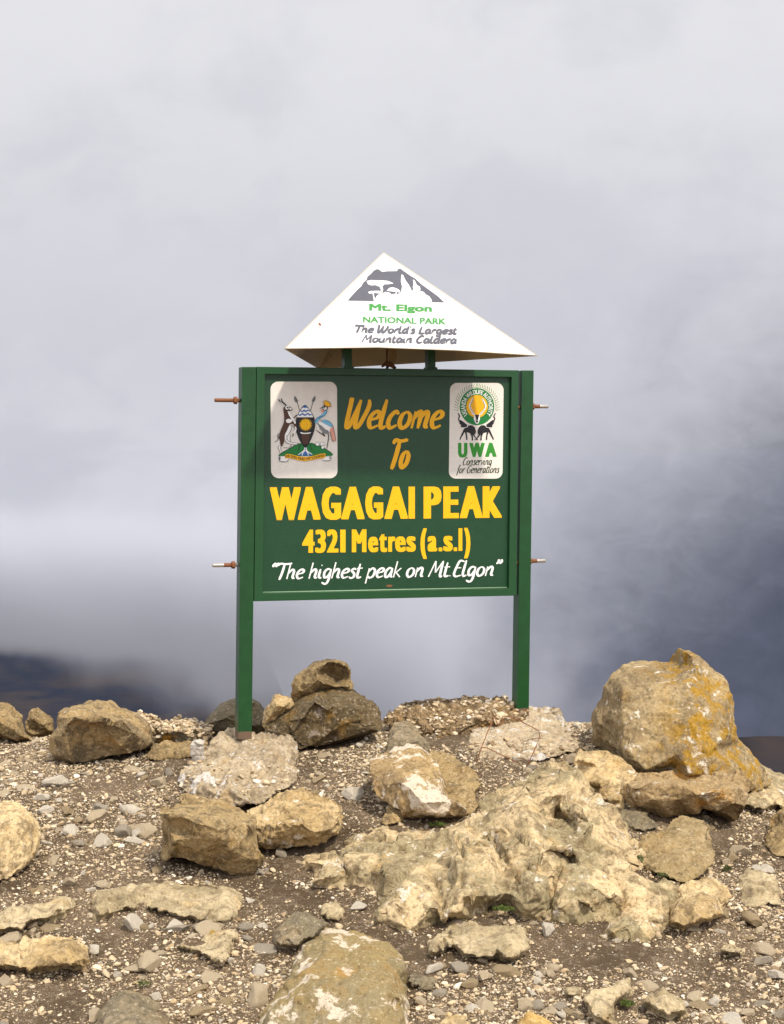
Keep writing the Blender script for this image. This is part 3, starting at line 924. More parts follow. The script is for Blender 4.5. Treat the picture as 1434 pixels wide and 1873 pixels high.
def rib(s, t):
    s = 0.03 + 0.94 * s
    f = s * (len(rb_t) - 1); i = min(int(f), len(rb_t) - 2); a = f - i
    top = rb_t[i] * (1 - a) + rb_t[i + 1] * a; bot = rb_b[i] * (1 - a) + rb_b[i + 1] * a
    p = bot + (top - bot) * (0.2 + 0.6 * t)
    return np.array(z([p])[0])


font_text('ribbon_lettering', 'FOR GOD AND MY COUNTRY', [(0, 0)] * 4, P_BLACK, arms, 15, (0.3, 0.0), warp=rib)

# --- wildlife authority card
uwa = painted('authority_card', [rrect(823.0, 700.3, 921.2, 875.4, 13, -2.2, 0.2)], CARD_WHITE, panel, 0)
z = Z(800, 680, 0.1121)
S = lambda pts, w, **k: strips(z(pts), w * 0.1121, **k)
painted('green_ring', [z(disc(645, 570, 282, 302, 48))], P_LEAF, uwa, 1)
painted('ring_disc', [z(disc(645, 565, 176, 186, 40))], P_ORANGE, uwa, 2)


def ringw(s, t):
    a = math.radians(216 - 252 * s)
    r = 0.68 + 0.24 * t
    return np.array(z([(645 + 282 * r * math.cos(a), 570 - 302 * r * math.sin(a))])[0])


font_text('ring_lettering', 'UGANDA WILDLIFE AUTHORITY', [(0, 0)] * 4, P_WHITE, uwa, 2, (0.4, 0.2), warp=ringw)
leaves = []
for sgn in (-1, 1):
    for k in range(15):
        a = math.radians(94 + k * 6.9)
        for rr, da in ((1.0, 6.5), (1.0, -2.0)):
            r0, r1 = (318, 350) if da > 0 else (322, 372)
            if da > 0:
                p0 = (r0 * math.cos(a), r0 * math.sin(a)); p1 = ((r0 - 14) * math.cos(a - math.radians(da)), (r0 - 14) * math.sin(a - math.radians(da)))
            else:
                p0 = (r0 * math.cos(a), r0 * math.sin(a)); p1 = (r1 * math.cos(a - math.radians(5)), r1 * math.sin(a - math.radians(5)))
            leaves += S([(645 + sgn * -p0[0], 575 - p0[1] * 1.03), (645 + sgn * -p1[0], 575 - p1[1] * 1.03)], 15, curve=False)
painted('laurel_wreath', leaves, P_LIME, uwa, 1)
painted('horn', S([(605, 700), (545, 610), (528, 545), (560, 480), (575, 425)], 30) + S([(600, 700), (555, 680)], 30), P_WHITE, uwa, 3)
painted('horn', S([(685, 700), (745, 640), (785, 570), (760, 500), (728, 435)], 30) + S([(690, 700), (735, 680)], 30), P_WHITE, uwa, 3)
painted('horn_lines', S([(598, 690), (550, 610), (536, 545), (566, 485), (577, 425)], 7) + S([(692, 690), (738, 640), (774, 570), (752, 500), (727, 435)], 7), P_BLACK, uwa, 4)
painted('skull', [z([(598, 695), (645, 705), (690, 695), (692, 770), (668, 838), (645, 850), (618, 838), (590, 770)])], P_WHITE, uwa, 4)
painted('skull_marks', [z([(608, 700), (682, 700), (672, 735), (660, 780), (645, 800), (630, 780), (618, 735)]), z([(622, 785), (645, 805), (665, 785), (660, 825), (645, 830), (628, 825)])], P_BLACK, uwa, 5)
el = [(428, 935), (470, 900), (520, 872), (565, 872), (605, 905), (625, 960), (622, 1010), (600, 1020), (618, 1060), (660, 1100), (652, 1118), (598, 1060), (575, 1025), (578, 1080), (582, 1120), (558, 1120), (556, 1060), (530, 1000), (475, 985), (485, 1050), (490, 1110), (468, 1112), (462, 1040), (445, 980), (410, 1040), (380, 1090), (378, 1108), (360, 1108), (362, 1085), (400, 1000)]
hd = [(352, 800), (375, 785), (420, 815), (450, 840), (488, 868), (470, 905), (432, 910), (395, 905), (380, 895), (388, 870), (362, 850)]
mir = lambda p: [(1278 - x, y) for x, y in p][::-1]
painted('elephant', [z(el), z(hd)] + S([(372, 840), (345, 770), (358, 725), (332, 672)], 20) + S([(606, 1095), (612, 1112)], 16), P_BLACK, uwa, 5)
painted('elephant', [z(mir(el)), z(mir(hd))] + S([(906, 840), (933, 770), (920, 725), (948, 672)], 20) + S([(668, 1000), (655, 1060)], 16), P_BLACK, uwa, 5)
painted('elephant_lines', S([(490, 868), (478, 905), (400, 912)], 9) + S([(788, 868), (800, 905), (878, 912)], 9), P_WHITE, uwa, 6)
letters('initials_lettering', [(ch, 800 + a * 0.1121, 800 + b * 0.1121) for ch, a, b in (('U', 335, 490), ('W', 520, 772), ('A', 778, 964))], (837, 836.7, 908, 835.6), (837, 810, 908, 810), P_TITLE, uwa, 1, (4.2, 1.6))
painted('slogan_lettering', script('Conserving', *z([(405, 1523)])[0], *z([(880, 1520)])[0], 8.6, 1.9), P_OLIVE, uwa, 1)
painted('slogan_lettering', script('for Generations', *z([(310, 1655)])[0], *z([(1000, 1648)])[0], 8.6, 1.9), P_OLIVE, uwa, 1)

# --- park logo on the cap
z = Z(620, 470, 0.1674)
S = lambda pts, w, **k: strips(z(pts), w * 0.1674, **k)
painted('mountain_silhouette', [z([(95, 478), (140, 425), (200, 360), (245, 320), (262, 285), (300, 250), (312, 215), (350, 185), (380, 150), (412, 134), (440, 140), (470, 165), (530, 158), (632, 156), (645, 135), (668, 127), (700, 150), (780, 207), (830, 235), (900, 300), (1000, 372), (1080, 430), (1152, 498)])], P_SLATE, cap, 1, 'cap')
painted('white_trees', [z([(375, 486), (395, 460), (415, 425), (440, 410), (470, 405), (500, 385), (545, 390), (575, 412), (605, 405), (640, 412), (680, 378), (720, 372), (800, 370), (880, 372), (925, 385), (950, 415), (985, 432), (1012, 470), (1014, 495), (700, 505)]),
                        z([(300, 266), (350, 255), (440, 258), (530, 263), (596, 290), (540, 300), (495, 300), (470, 328), (430, 322), (400, 310), (350, 312), (318, 300)]),
                        z([(682, 195), (700, 200), (728, 262), (750, 290), (770, 320), (795, 372), (680, 372), (690, 330), (676, 270)]),
                        z([(808, 248), (828, 262), (850, 310), (882, 325), (890, 358), (870, 378), (815, 372), (806, 330), (815, 300)]),
                        z([(520, 372), (550, 340), (590, 334), (640, 350), (668, 375), (655, 388), (600, 380)]),
                        z([(318, 385), (345, 375), (440, 372), (444, 402), (395, 395), (330, 402)])]
        + S([(450, 320), (468, 360), (455, 410)], 22) + S([(470, 330), (480, 360)], 12) + S([(372, 395), (385, 470)], 22) + S([(625, 385), (622, 430)], 18), P_WHITE, cap, 2, 'cap')
font_text('park_name_lettering', 'Mt. Elgon', z([(330, 610), (1016, 622), (1016, 528), (330, 512)]), P_LIME, cap, 1, (2.4, 1.1), 'cap')
font_text('park_title_lettering', 'NATIONAL PARK', z([(262, 718), (1166, 740), (1166, 672), (262, 652)]), P_LIME, cap, 1, (1.2, 0.7), 'cap')
painted('cap_motto_lettering', script("The World's Largest", *z([(165, 825)])[0], *z([(1285, 846)])[0], 7.6, 4.2, nibk=0.1), P_SLATE, cap, 1, 'cap')
painted('cap_motto_lettering', script('Mountain Caldera', *z([(250, 930)])[0], *z([(1285, 948)])[0], 7.8, 4.2, nibk=0.1), P_SLATE, cap, 1, 'cap')
painted('rust_mark', [[(582, 590), (586, 591.5), (588, 595), (585.5, 597), (582.5, 593.5)], [(584, 597), (585.6, 599), (584.2, 601)]], RUST, cap, 1, 'cap')
# ------------------------------------------------------------------ rocks
RUBBLE_OBJ = []
ROCK_POLY = []          # outlines in photo pixels of the things lying on the gravel


def in_poly(px, py, poly):
    x, y = np.asarray(px), np.asarray(py)
    c = np.zeros(x.shape, bool)
    n = len(poly)
    for i in range(n):
        x0, y0 = poly[i][0], poly[i][1]; x1, y1 = poly[(i + 1) % n][0], poly[(i + 1) % n][1]
        if y0 == y1: continue
        k = ((y0 > y) != (y1 > y)) & (x < (x1 - x0) * (y - y0) / (y1 - y0) + x0)
        c ^= k
    return c


def jitter(out, amp, step=9.0, seed=0):
    """break up the straight runs of an outline"""
    rng = np.random.default_rng(seed)
    r = []
    n = len(out)
    for i in range(n):
        p, q = np.array(out[i], float), np.array(out[(i + 1) % n], float)
        if len(p) != len(q):
            p = np.array(list(p) + [0.0] * (3 - len(p))); q = np.array(list(q) + [0.0] * (3 - len(q)))
        L = math.hypot(*(q - p)[:2])
        k = max(1, int(L / step))
        for j in range(k):
            w = p + (q - p) * j / k
            if j:
                nrm = np.array([-(q - p)[1], (q - p)[0]]) / L
                w[:2] += nrm * rng.normal(0, amp)
            r.append(tuple(w))
    return r


def raise_tris(me_co, tris):
    return me_co


def finish_rock(name, bm, mt, label, cat, group, vox, rough, seed, kind=None, facet=0.4, ridge=0.0, smooth_it=0, chips=18, chip_r=0.3, up=-2.0, crack=0.5, crack_k=4.0, blocks=0, flat=0.75, step=0.006, groove=0.010, skew=0.08, bulge=0.030, cuts=()):
    """close, remesh, chip, roughen and link a rock whose coarse shape is in bm (world coordinates)"""
    bmesh.ops.recalc_face_normals(bm, faces=bm.faces)
    me = bpy.data.meshes.new(name)
    bm.to_mesh(me); bm.free()
    o = bpy.data.objects.new(name, me)
    COL.objects.link(o)
    md = o.modifiers.new('r', 'REMESH'); md.mode = 'VOXEL'; md.voxel_size = vox; md.adaptivity = 0.0
    dg = bpy.context.evaluated_depsgraph_get()
    m2 = bpy.data.meshes.new_from_object(o.evaluated_get(dg))
    o.modifiers.clear()
    o.data = m2
    bpy.data.meshes.remove(me)
    n = len(m2.vertices)
    co = np.empty(n * 3); m2.vertices.foreach_get('co', co); co = co.reshape(-1, 3)
    no = np.empty(n * 3); m2.vertices.foreach_get('normal', no); no = no.reshape(-1, 3)
    size = np.ptp(co, axis=0)
    S_ = float(np.sort(size)[1])
    if up > -1:
        S_ = min(S_, 0.22)
    rs = np.array([seed * 3.7, seed * 1.9, seed * 5.3])
    P = co + rs
    rng = np.random.default_rng(seed * 13 + 5)
    # uneven bulges first
    co = co + no * (fbm(P * (1.7 / S_), 3, 0.5) * bulge * S_ * rough)[:, None]
    # flat breaks: shave what stands above a plane laid close under the skin
    seeds = np.nonzero(no[:, 2] > up)[0] if up > -1 else np.arange(n)
    for k in range(chips):
        i = int(rng.choice(seeds))
        nn = no[i] + rng.normal(0, 0.28, 3)
        if up > -1:
            nn = np.array([rng.normal(0, .20), rng.normal(-.10, .20), 1.0])
        nn /= np.linalg.norm(nn)
        R = S_ * chip_r * rng.uniform(0.5, 1.3)
        dist = np.linalg.norm(co - co[i], axis=1)
        d = (co - co[i]) @ nn + S_ * rng.uniform(0.002, 0.020) * rough
        w = np.clip((R - dist) / (0.12 * R), 0, 1) * np.clip(no @ nn * 2.0 - 0.2, 0, 1)
        co = co - (np.clip(d, 0, S_ * 0.05) * w)[:, None] * nn
    gap = np.full(n, 1.0); own = np.zeros(n, int)
    if blocks:
        # flat broken faces: every patch of the skin is pressed towards its own plane, large faces first, then small chips
        ne = len(m2.edges); ev = np.empty(ne * 2, dtype=np.int64); m2.edges.foreach_get('vertices', ev); ev = ev.reshape(-1, 2)
        deg = np.bincount(ev.ravel(), minlength=n).astype(float)
        for level, (cells, fl, sk) in enumerate(((blocks, flat, skew),)):
            sd = co[rng.choice(n, min(cells, n), replace=False)]
            wv = (0.10 if step > 0.03 else 0.07) * S_
            Pw = co + wv * np.stack([fbm(co * (4 / S_) + 1, 2), fbm(co * (4 / S_) + 31, 2), fbm(co * (4 / S_) + 61, 2)], 1)
            best = np.full(n, 1e9); second = np.full(n, 1e9); ow = np.zeros(n, int)
            for q, pt in enumerate(sd):
                dd = np.sqrt(((Pw - pt) ** 2).sum(1))
                less = dd < best
                second = np.where(less, best, np.minimum(second, dd))
                ow = np.where(less, q, ow); best = np.where(less, dd, best)
            if level == 0:
                gap = second - best; own = ow
            c2 = co.copy()
            order = np.argsort(ow, kind='stable'); cut = np.searchsorted(ow[order], np.arange(len(sd) + 1))
            for q in range(len(sd)):
                m_ = order[cut[q]:cut[q + 1]]
                if len(m_) < 10: continue
                nb = no[m_].mean(0); L_ = np.linalg.norm(nb)
                if L_ < 0.55: continue
                nb /= L_
                nb2 = nb + rng.normal(0, sk, 3); nb2 /= np.linalg.norm(nb2)
                dd = (co[m_] - co[m_].mean(0)) @ nb2
                w = np.clip((no[m_] @ nb) * 1.6 - 0.3, 0, 1) * fl
                c2[m_] -= (np.clip(dd, -0.12 * S_, 0.12 * S_) * w + rng.normal(0, step / (1 + 2.5 * level)) * S_)[:, None] * nb2
            if step < 0.03:
                acc = np.zeros_like(c2)
                for ax in range(3):
                    acc[:, ax] = np.bincount(ev[:, 0], c2[ev[:, 1], ax], n) + np.bincount(ev[:, 1], c2[ev[:, 0], ax], n)
                c2 = 0.5 * c2 + 0.5 * acc / np.maximum(deg, 1)[:, None]
            co = c2
    P = co + rs
    h = fbm(P * 18, 4, 0.6) * 0.0045
    h = h - np.clip(1 - gap / (0.03 * S_), 0, 1) * groove * S_ * np.clip(fbm(P * 6 + 9, 2) + 0.1, 0, 1) * 2
    h = h - np.clip(ridged(P * np.array([8, 8, 15]), 3, 0.5) - 0.30, 0, 1) * 0.030 * (0.35 + ridge)      # cracks
    ck = pnoise((P + 0.035 * fbm(P * 9 + 3, 2)[:, None]) * crack_k + 70)
    h = h - np.clip(1 - np.abs(ck) / 0.030, 0, 1) * 0.012 * crack
    st = fbm(P * 8 + 40, 3, 0.5) * 3.4
    h = h + (np.abs(st - np.round(st)) - 0.25) * 0.014 * facet                                          # stepped breaks
    pit = fbm(P * 34 + 11, 2, 0.6)
    h = h - np.clip(pit - 0.20, 0, 1) * 0.045 * ridge
    h = h + fbm(P * 60, 3, 0.65) * 0.0042 * (0.6 + ridge)
    co = co + no * (h * rough)[:, None]
    if cuts:
        # open joints in the bedrock, run along the lines seen on the ground
        qx = CX + F * co[:, 0] / co[:, 1]; qy = CY + F * (EYE - co[:, 2]) / co[:, 1]
        wob = 5.0 * fbm(co * 22 + 8, 3, 0.6)
        dmin = np.full(n, 1e9)
        for line in cuts:
            for (x0, y0), (x1, y1) in zip(line, line[1:]):
                L2 = (x1 - x0) ** 2 + (y1 - y0) ** 2
                t = np.clip(((qx - x0) * (x1 - x0) + (qy - y0) * (y1 - y0)) / L2, 0, 1)
                dmin = np.minimum(dmin, np.hypot(qx + wob - x0 - t * (x1 - x0), qy + wob * .6 - y0 - t * (y1 - y0)))
        co[:, 2] -= 0.030 * np.exp(-(dmin / 3.2) ** 2) * np.clip(0.75 + 1.2 * fbm(co * 9 + 2, 2), 0.15, 1.2) * (no[:, 2] > 0.1)
    base = np.array([co[:, 0].mean(), co[:, 1].mean(), co[:, 2].min()])
    co -= base
    m2.vertices.foreach_set('co', co.ravel())
    m2.materials.clear(); m2.materials.append(mt)
    at = m2.attributes.new('tone', 'FLOAT', 'POINT')          # each broken face weathers a little differently
    tones = rng.random(int(own.max()) + 1)
    at.data.foreach_set('value', tones[own].astype(np.float32))
    smooth(m2)
    m2.update()
    m2.name = name
    o.location = base
    if name in ('rubble_bank', 'concrete_footing'):
        RUBBLE_OBJ.append((name, co + base, no))
    o['label'] = label
    if kind: o['kind'] = kind
    else: o['category'] = cat
    if group: o['group'] = group
    return o


def boulder(label, mt, out, inner=(), d0=None, rise=0.0, T=0.2, vox=None, rough=1.0, name='boulder', cat='rock', group='rocks on the summit', facet=0.4, ridge=0.2, shrink=0.82, bury=0.03, raw=False, jit=1.3, chips=16, blocks=0, flat=0.8, step=0.010, groove=0.02, skew=0.12):
    """rock from its visible outline and inner facet corners: (photo x, photo y, extra distance in metres).
    rise = extra distance per photo pixel above the foot; T = thickness behind the outline."""
    by = max(p[1] for p in out)
    bx = np.mean([p[0] for p in out if p[1] > by - 12])
    if d0 is None:
        d0 = ground_hit(bx, by - 2)
    ROCK_POLY.append([(p[0], p[1]) for p in out])
    out = jitter(out, jit, 9.0, len(ROCK_POLY))
    pts = []
    for p in list(out) + list(inner):
        k = p[2] if len(p) > 2 else 0.0
        d = d0 + rise * (by - p[1]) + k
        pts.append((p[0], p[1], d))
    n = len(out)
    vs2 = [Vector((p[0], p[1])) for p in pts]
    r = delaunay_2d_cdt(vs2, [(i, (i + 1) % n) for i in range(n)], [], 1, 1e-4)
    bm = bmesh.new()
    vv = []
    for i, v in enumerate(r[0]):
        src = r[3][i]
        if src:
            d = pts[src[0]][2]
        else:
            d = min(pts, key=lambda q: (q[0] - v.x) ** 2 + (q[1] - v.y) ** 2)[2]
        vv.append((v.x, v.y, d))
    V = [bm.verts.new(px_ray(*q)) for q in vv]
    for f in r[2]:
        try: bm.faces.new([V[i] for i in f])
        except ValueError: pass
    # back: two shrinking rings and a cap; the foot reaches a little into the ground
    edges = [e for e in bm.edges if len(e.link_faces) == 1]
    nxt = {}
    for e in edges:
        nxt.setdefault(e.verts[0], []).append(e.verts[1]); nxt.setdefault(e.verts[1], []).append(e.verts[0])
    start = edges[0].verts[0]; ring = [start]; prev = None; cur = start
    while True:
        c = [w for w in nxt[cur] if w is not prev]
        if not c: break
        w = c[0]
        if w is start: break
        ring.append(w); prev, cur = cur, w
        if len(ring) > 500: break
    cen = Vector((0, 0, 0))
    for v in ring: cen += v.co
    cen /= len(ring)
    last = ring
    dist = max((v.co - cen).length for v in ring)
    for (s, t) in ((1.0, 0.45), (shrink, 0.85)):
        new = []
        for v in ring:
            d = v.co - cen
            q = cen + Vector((d.x * s, 0, d.z * s)) + Vector((0, d.y * 0.7 + T * t, 0))
            foot = ground_z(q.x, q.y) - bury
            if v.co.z < cen.z and q.z > foot: q.z = q.z * 0.4 + foot * 0.6 if q.z - foot < 0.12 else q.z
            new.append(bm.verts.new(q))
        for i in range(len(ring)):
            j = (i + 1) % len(ring)
            bm.faces.new((last[i], last[j], new[j], new[i]))
        last = new
    c = bm.verts.new(cen + Vector((0, T * 1.0, 0)))
    for i in range(len(ring)):
        bm.faces.new((last[i], last[(i + 1) % len(ring)], c))
    if raw:
        return bm
    if vox is None:
        vox = min(0.0062, max(0.0036, dist / 70))
    return finish_rock(name, bm, mt, label, cat, group, vox, rough, len(ROCK_POLY), facet=facet, ridge=ridge, chips=chips, blocks=blocks, flat=flat, step=step, groove=groove, skew=skew, bulge=0.012, chip_r=0.42)


def slab(label, mt, out, inner=(), H=0.022, vox=0.0052, rough=1.0, name='bedrock_slab', cat='rock', group='rocks on the summit', rim=0.92, facet=0.45, ridge=0.2, tilt=0.0, dip=-0.03, raw=False, jit=2.4, chips=4, chip_r=0.5, crack=0.6, blocks=9, flat=0.6, step=0.02, groove=0.02, skew=0.10, cuts=()):
    """rock bedded in the gravel: outline on the ground in photo pixels, inner points with their height above it"""
    ROCK_POLY.append([(p[0], p[1]) for p in out])
    out = jitter(out, jit, 7.0, len(ROCK_POLY))
    cx = np.mean([p[0] for p in out]); cy = np.mean([p[1] for p in out])
    ymin, ymax = min(p[1] for p in out), max(p[1] for p in out)
    pts = []
    for p in out:
        d = ground_hit(p[0], p[1], dip * 0 - 0.004)
        pts.append((p[0], p[1], d))
    n = len(out)
    rng = np.random.default_rng(len(ROCK_POLY))
    ring2 = []
    for p in (out if rim else []):
        x = cx + (p[0] - cx) * rim; y = cy + (p[1] - cy) * rim
        h = 0.7 * H * (0.6 + 0.8 * rng.random()) + tilt * (ymax - y) / (ymax - ymin + 1e-6)
        if in_poly(np.array([x]), np.array([y]), out)[0]:
            ring2.append((x, y, h))
    for x, y, h in ring2 + [(p[0], p[1], p[2]) for p in inner]:
        pts.append((x, y, ground_hit(x, y, h)))
    vs2 = [Vector((p[0], p[1])) for p in pts]
    r = delaunay_2d_cdt(vs2, [(i, (i + 1) % n) for i in range(n)], [], 1, 1e-4)
    bm = bmesh.new()
    V = []
    for i, v in enumerate(r[0]):
        src = r[3][i]
        d = pts[src[0]][2] if src else ground_hit(v.x, v.y, 0)
        V.append(bm.verts.new(px_ray(v.x, v.y, d)))
    for f in r[2]:
        try: bm.faces.new([V[i] for i in f])
        except ValueError: pass
    g2 = bmesh.ops.extrude_face_region(bm, geom=list(bm.faces))
    for e in g2['geom']:
        if isinstance(e, bmesh.types.BMVert):
            e.co.z = ground_z(e.co.x, e.co.y) - 0.10
    if raw:
        return bm
    return finish_rock(name, bm, mt, label, cat, group, vox, rough, len(ROCK_POLY), facet=facet, ridge=ridge, chips=chips, up=0.45, chip_r=chip_r, crack=crack, blocks=blocks, flat=flat, step=step, groove=groove, skew=skew, cuts=cuts)


# --- along the skyline, left to right
boulder('tan rock cut by the left picture edge on the skyline', TAN,
        [(-34, 1300), (-20, 1290), (0, 1288), (16, 1298), (33, 1316), (40, 1330), (53, 1345), (50, 1351), (32, 1356), (22, 1352), (8, 1346), (-20, 1342), (-38, 1335)],
        [(5, 1322, -.05), (28, 1334, -.05), (12, 1338, -.03), (38, 1345, -.04), (-15, 1315, -.06)], rise=0.001, T=0.16)
boulder('small pointed brown rock on the skyline left of the big dark-fronted boulder', TAN,
        [(44, 1326), (50, 1306), (55, 1297), (66, 1296), (78, 1308), (94, 1320), (99, 1331), (98, 1337), (85, 1338), (62, 1344), (52, 1340)],
        [(62, 1314, -.05), (78, 1326, -.05), (56, 1334, .02), (70, 1335, .02)], rise=0.0015, T=0.10)
boulder('big dark-fronted boulder with a sunlit top on the left skyline', rock_mat('dark_fronted_rock', (0.36, 0.25, 0.115), (0.23, 0.165, 0.085), (0.10, 0.078, 0.05), 0.08, 0.1, stain_amt=0.7),
        [(105, 1303, .02), (122, 1299, .06), (134, 1287, .14), (148, 1282, .17), (161, 1286, .17), (176, 1283, .17), (203, 1289, .16), (211, 1299, .12), (223, 1301, .14), (243, 1310, .14), (268, 1328, .1), (277, 1357, .08), (263, 1370, .06), (237, 1382, .02), (223, 1385, .03), (190, 1388, 0), (134, 1397, 0), (103, 1391, .02), (86, 1368, .05), (89, 1350, .05), (103, 1330, .04)],
        [(134, 1311, -.11), (165, 1311, -.13), (179, 1308, -.13), (208, 1320, -.12), (225, 1320, -.10), (243, 1337, -.05), (125, 1377, -.04), (138, 1348, -.06), (167, 1366, -.02), (201, 1350, -.05), (194, 1370, .0), (223, 1364, -.04), (254, 1346, 0), (112, 1345, -.05), (160, 1335, -.05), (190, 1330, -.06)], T=0.22, rough=0.7, blocks=0)
boulder('bank of crumbled rubble on the skyline right of the dark-fronted boulder', RUBBLE,
        [(222, 1330), (243, 1312), (258, 1308), (270, 1312), (277, 1322), (295, 1321), (306, 1316), (318, 1313), (330, 1319), (345, 1324), (370, 1333), (384, 1345), (380, 1362), (330, 1364), (270, 1366), (240, 1362)],
        [(300, 1338, -.05), (262, 1330, -.03), (340, 1340, -.05)], d0=6.45, T=0.2, rough=1.5, ridge=1.0, name='rubble_bank', cat='rubble')
boulder('flat brown stone lying right of the dark-fronted boulder', TAN,
        [(266, 1385), (272, 1370), (285, 1362), (320, 1361), (345, 1358), (376, 1355), (380, 1365), (362, 1380), (330, 1386), (290, 1393)],
        [(290, 1374, -.05), (330, 1370, -.04), (355, 1368, -.03)], rise=0.004, T=0.1)
boulder('angular brown stone on the rubble left of the left post', GREY,
        [(312, 1333), (330, 1328), (352, 1330), (360, 1343), (352, 1357), (325, 1360), (314, 1350)], [(335, 1340, -.05), (345, 1348, -.03), (322, 1345, -.02)], rise=0.002, T=0.1)
boulder('little white stone beside the foot of the left concrete block', rock_mat('white_stone', (0.62, 0.57, 0.5), (0.52, 0.47, 0.4), (0.3, 0.26, 0.2), 0.5),
        [(347, 1362), (352, 1355), (362, 1353), (374, 1356), (372, 1362), (360, 1364)], [(360, 1358, -.02)], d0=6.0, rise=0.002, T=0.05, name='stone', cat='stone')
boulder('grey brown rock on the skyline directly behind the left post', GREY,
        [(365, 1331), (372, 1318), (394, 1298), (421, 1283), (432, 1282), (461, 1284), (474, 1293), (483, 1311), (487, 1345), (416, 1352), (385, 1348), (376, 1338)],
        [(403, 1302, -.05), (427, 1305, -.06), (405, 1322, -.09), (381, 1327, -.04), (430, 1325, -.08), (461, 1307, -.04), (470, 1330, -.06), (410, 1338, -.04)], d0=6.68, T=0.2)
boulder('cream rock leaning on the left side of the dark lichened rock', CREAM,
        [(481, 1316), (487, 1291), (498, 1275), (507, 1274), (515, 1278), (523, 1276), (534, 1282), (538, 1302), (514, 1322), (496, 1338), (488, 1338), (480, 1325)],
        [(507, 1288, -.06), (496, 1310, -.05), (520, 1292, -.06)], d0=6.36, T=0.14, rough=1.2)
boulder('dark brown lichen-spotted rock right of the left post', BROWN,
        [(491, 1340, .06), (482, 1330, .08), (486, 1320, .1), (505, 1310, .1), (530, 1298, .12), (536, 1287, .14), (547, 1276, .15), (572, 1262, .16), (605, 1255, .16), (641, 1257, .16), (658, 1267, .16), (670, 1280, .15), (681, 1282, .15), (692, 1298, .12), (699, 1323, .08), (698, 1336, .06), (659, 1354, .02), (605, 1368, 0), (569, 1371, 0), (545, 1371, 0), (541, 1356, -.02), (531, 1342, -.02)],
        [(576, 1284, -.03), (552, 1316, -.05), (536, 1340, -.05), (623, 1280, .0), (659, 1292, .0), (605, 1327, -.04), (668, 1327, .0), (560, 1340, -.02), (600, 1300, -.04), (520, 1320, .03)], T=0.3, rough=0.7)
boulder('chipped hollow rock perched on top of the dark lichened rock', TAN,
        [(532, 1284), (532, 1253), (538, 1240), (552, 1230), (569, 1216), (596, 1209), (627, 1213), (639, 1222), (646, 1262), (634, 1268), (600, 1270), (561, 1280), (540, 1287)],
        [(574, 1224, -.07), (590, 1218, -.07), (628, 1217, -.04), (634, 1255, -.05), (588, 1250, -.08), (610, 1256, -.06), (600, 1234, .06), (620, 1240, .07), (624, 1228, .04), (572, 1248, -.09), (552, 1246, -.07), (548, 1265, -.05), (575, 1265, -.06)], d0=6.42, T=0.18, rough=0.9)
boulder('rubble bank on the skyline between the two posts', RUBBLE,
        [(698, 1322), (718, 1300), (745, 1292), (770, 1290), (800, 1292), (835, 1286), (856, 1279), (880, 1286), (905, 1284), (935, 1292), (965, 1302), (960, 1340), (900, 1362), (850, 1366), (790, 1366), (755, 1345), (720, 1332)],
        [(760, 1312, -.08), (800, 1320, -.12), (850, 1312, -.12), (900, 1318, -.1), (850, 1340, -.1), (800, 1345, -.1), (935, 1320, -.06)], d0=6.45, rise=0.002, T=0.35, rough=1.9, ridge=1.0, name='rubble_bank', cat='rubble')
boulder('upright grey slab in front of the rubble bank between the posts', GREY,
        [(718, 1318), (744, 1318), (754, 1325), (767, 1342), (784, 1355), (790, 1366), (784, 1376), (760, 1382), (705, 1388), (704, 1362), (709, 1342), (714, 1328)],
        [(720, 1346, -.04), (734, 1349, -.07), (737, 1364, -.08), (760, 1357, -.08), (777, 1352, -.05), (745, 1335, -.03)], d0=5.95, rise=0.0028, T=0.08, rough=0.6)
boulder('tall lichen-covered boulder with orange and yellow patches at the right', LICHEN,
        [(1094, 1315, .10), (1114, 1289, .12), (1121, 1261, .12), (1129, 1246, .12), (1149, 1225, .2), (1165, 1218, .22), (1186, 1215, .24), (1212, 1217, .24), (1226, 1221, .22), (1248, 1216, .2), (1257, 1192, .16), (1284, 1203, .17), (1303, 1222, .18), (1324, 1238, .18), (1334, 1252, .16), (1343, 1285, .14), (1343, 1320, .12), (1350, 1348, .1), (1375, 1376, .12), (1400, 1408, .14), (1412, 1436, .1), (1380, 1452, 0), (1300, 1446, 0), (1200, 1440, 0), (1150, 1420, 0), (1132, 1392, .02), (1112, 1378, .06), (1095, 1362, .08)],
        [(1140, 1259, 0), (1161, 1266, .0), (1177, 1250, .04), (1202, 1244, .02), (1240, 1259, -.02), (1286, 1282, -.05), (1324, 1278, .04), (1137, 1296, -.02), (1140, 1329, -.06), (1137, 1364, -.06), (1138, 1385, -.06), (1193, 1296, -.08), (1263, 1320, -.12), (1170, 1331, -.11), (1228, 1348, -.12), (1240, 1378, -.15), (1298, 1378, -.16), (1333, 1343, -.06), (1321, 1310, -.06), (1146, 1371, -.12), (1356, 1413, -.08), (1123, 1343, .06), (1262, 1232, .04), (1275, 1222, .06), (1300, 1250, .02), (1180, 1410, -.16), (1260, 1415, -.18), (1320, 1420, -.14)],
        d0=6.02, T=0.42, rough=0.7, vox=0.006, facet=1.1, chips=6, blocks=0)
slab('pale bedrock ledge at the foot of the tall lichen-covered boulder', BEDROCK,
     [(1330, 1452), (1345, 1420), (1380, 1398), (1400, 1394), (1420, 1412), (1450, 1424), (1500, 1450), (1500, 1500), (1440, 1476), (1385, 1478), (1345, 1470)],
     [(1400, 1425, .06), (1380, 1445, .05), (1430, 1450, .04)], H=0.03)
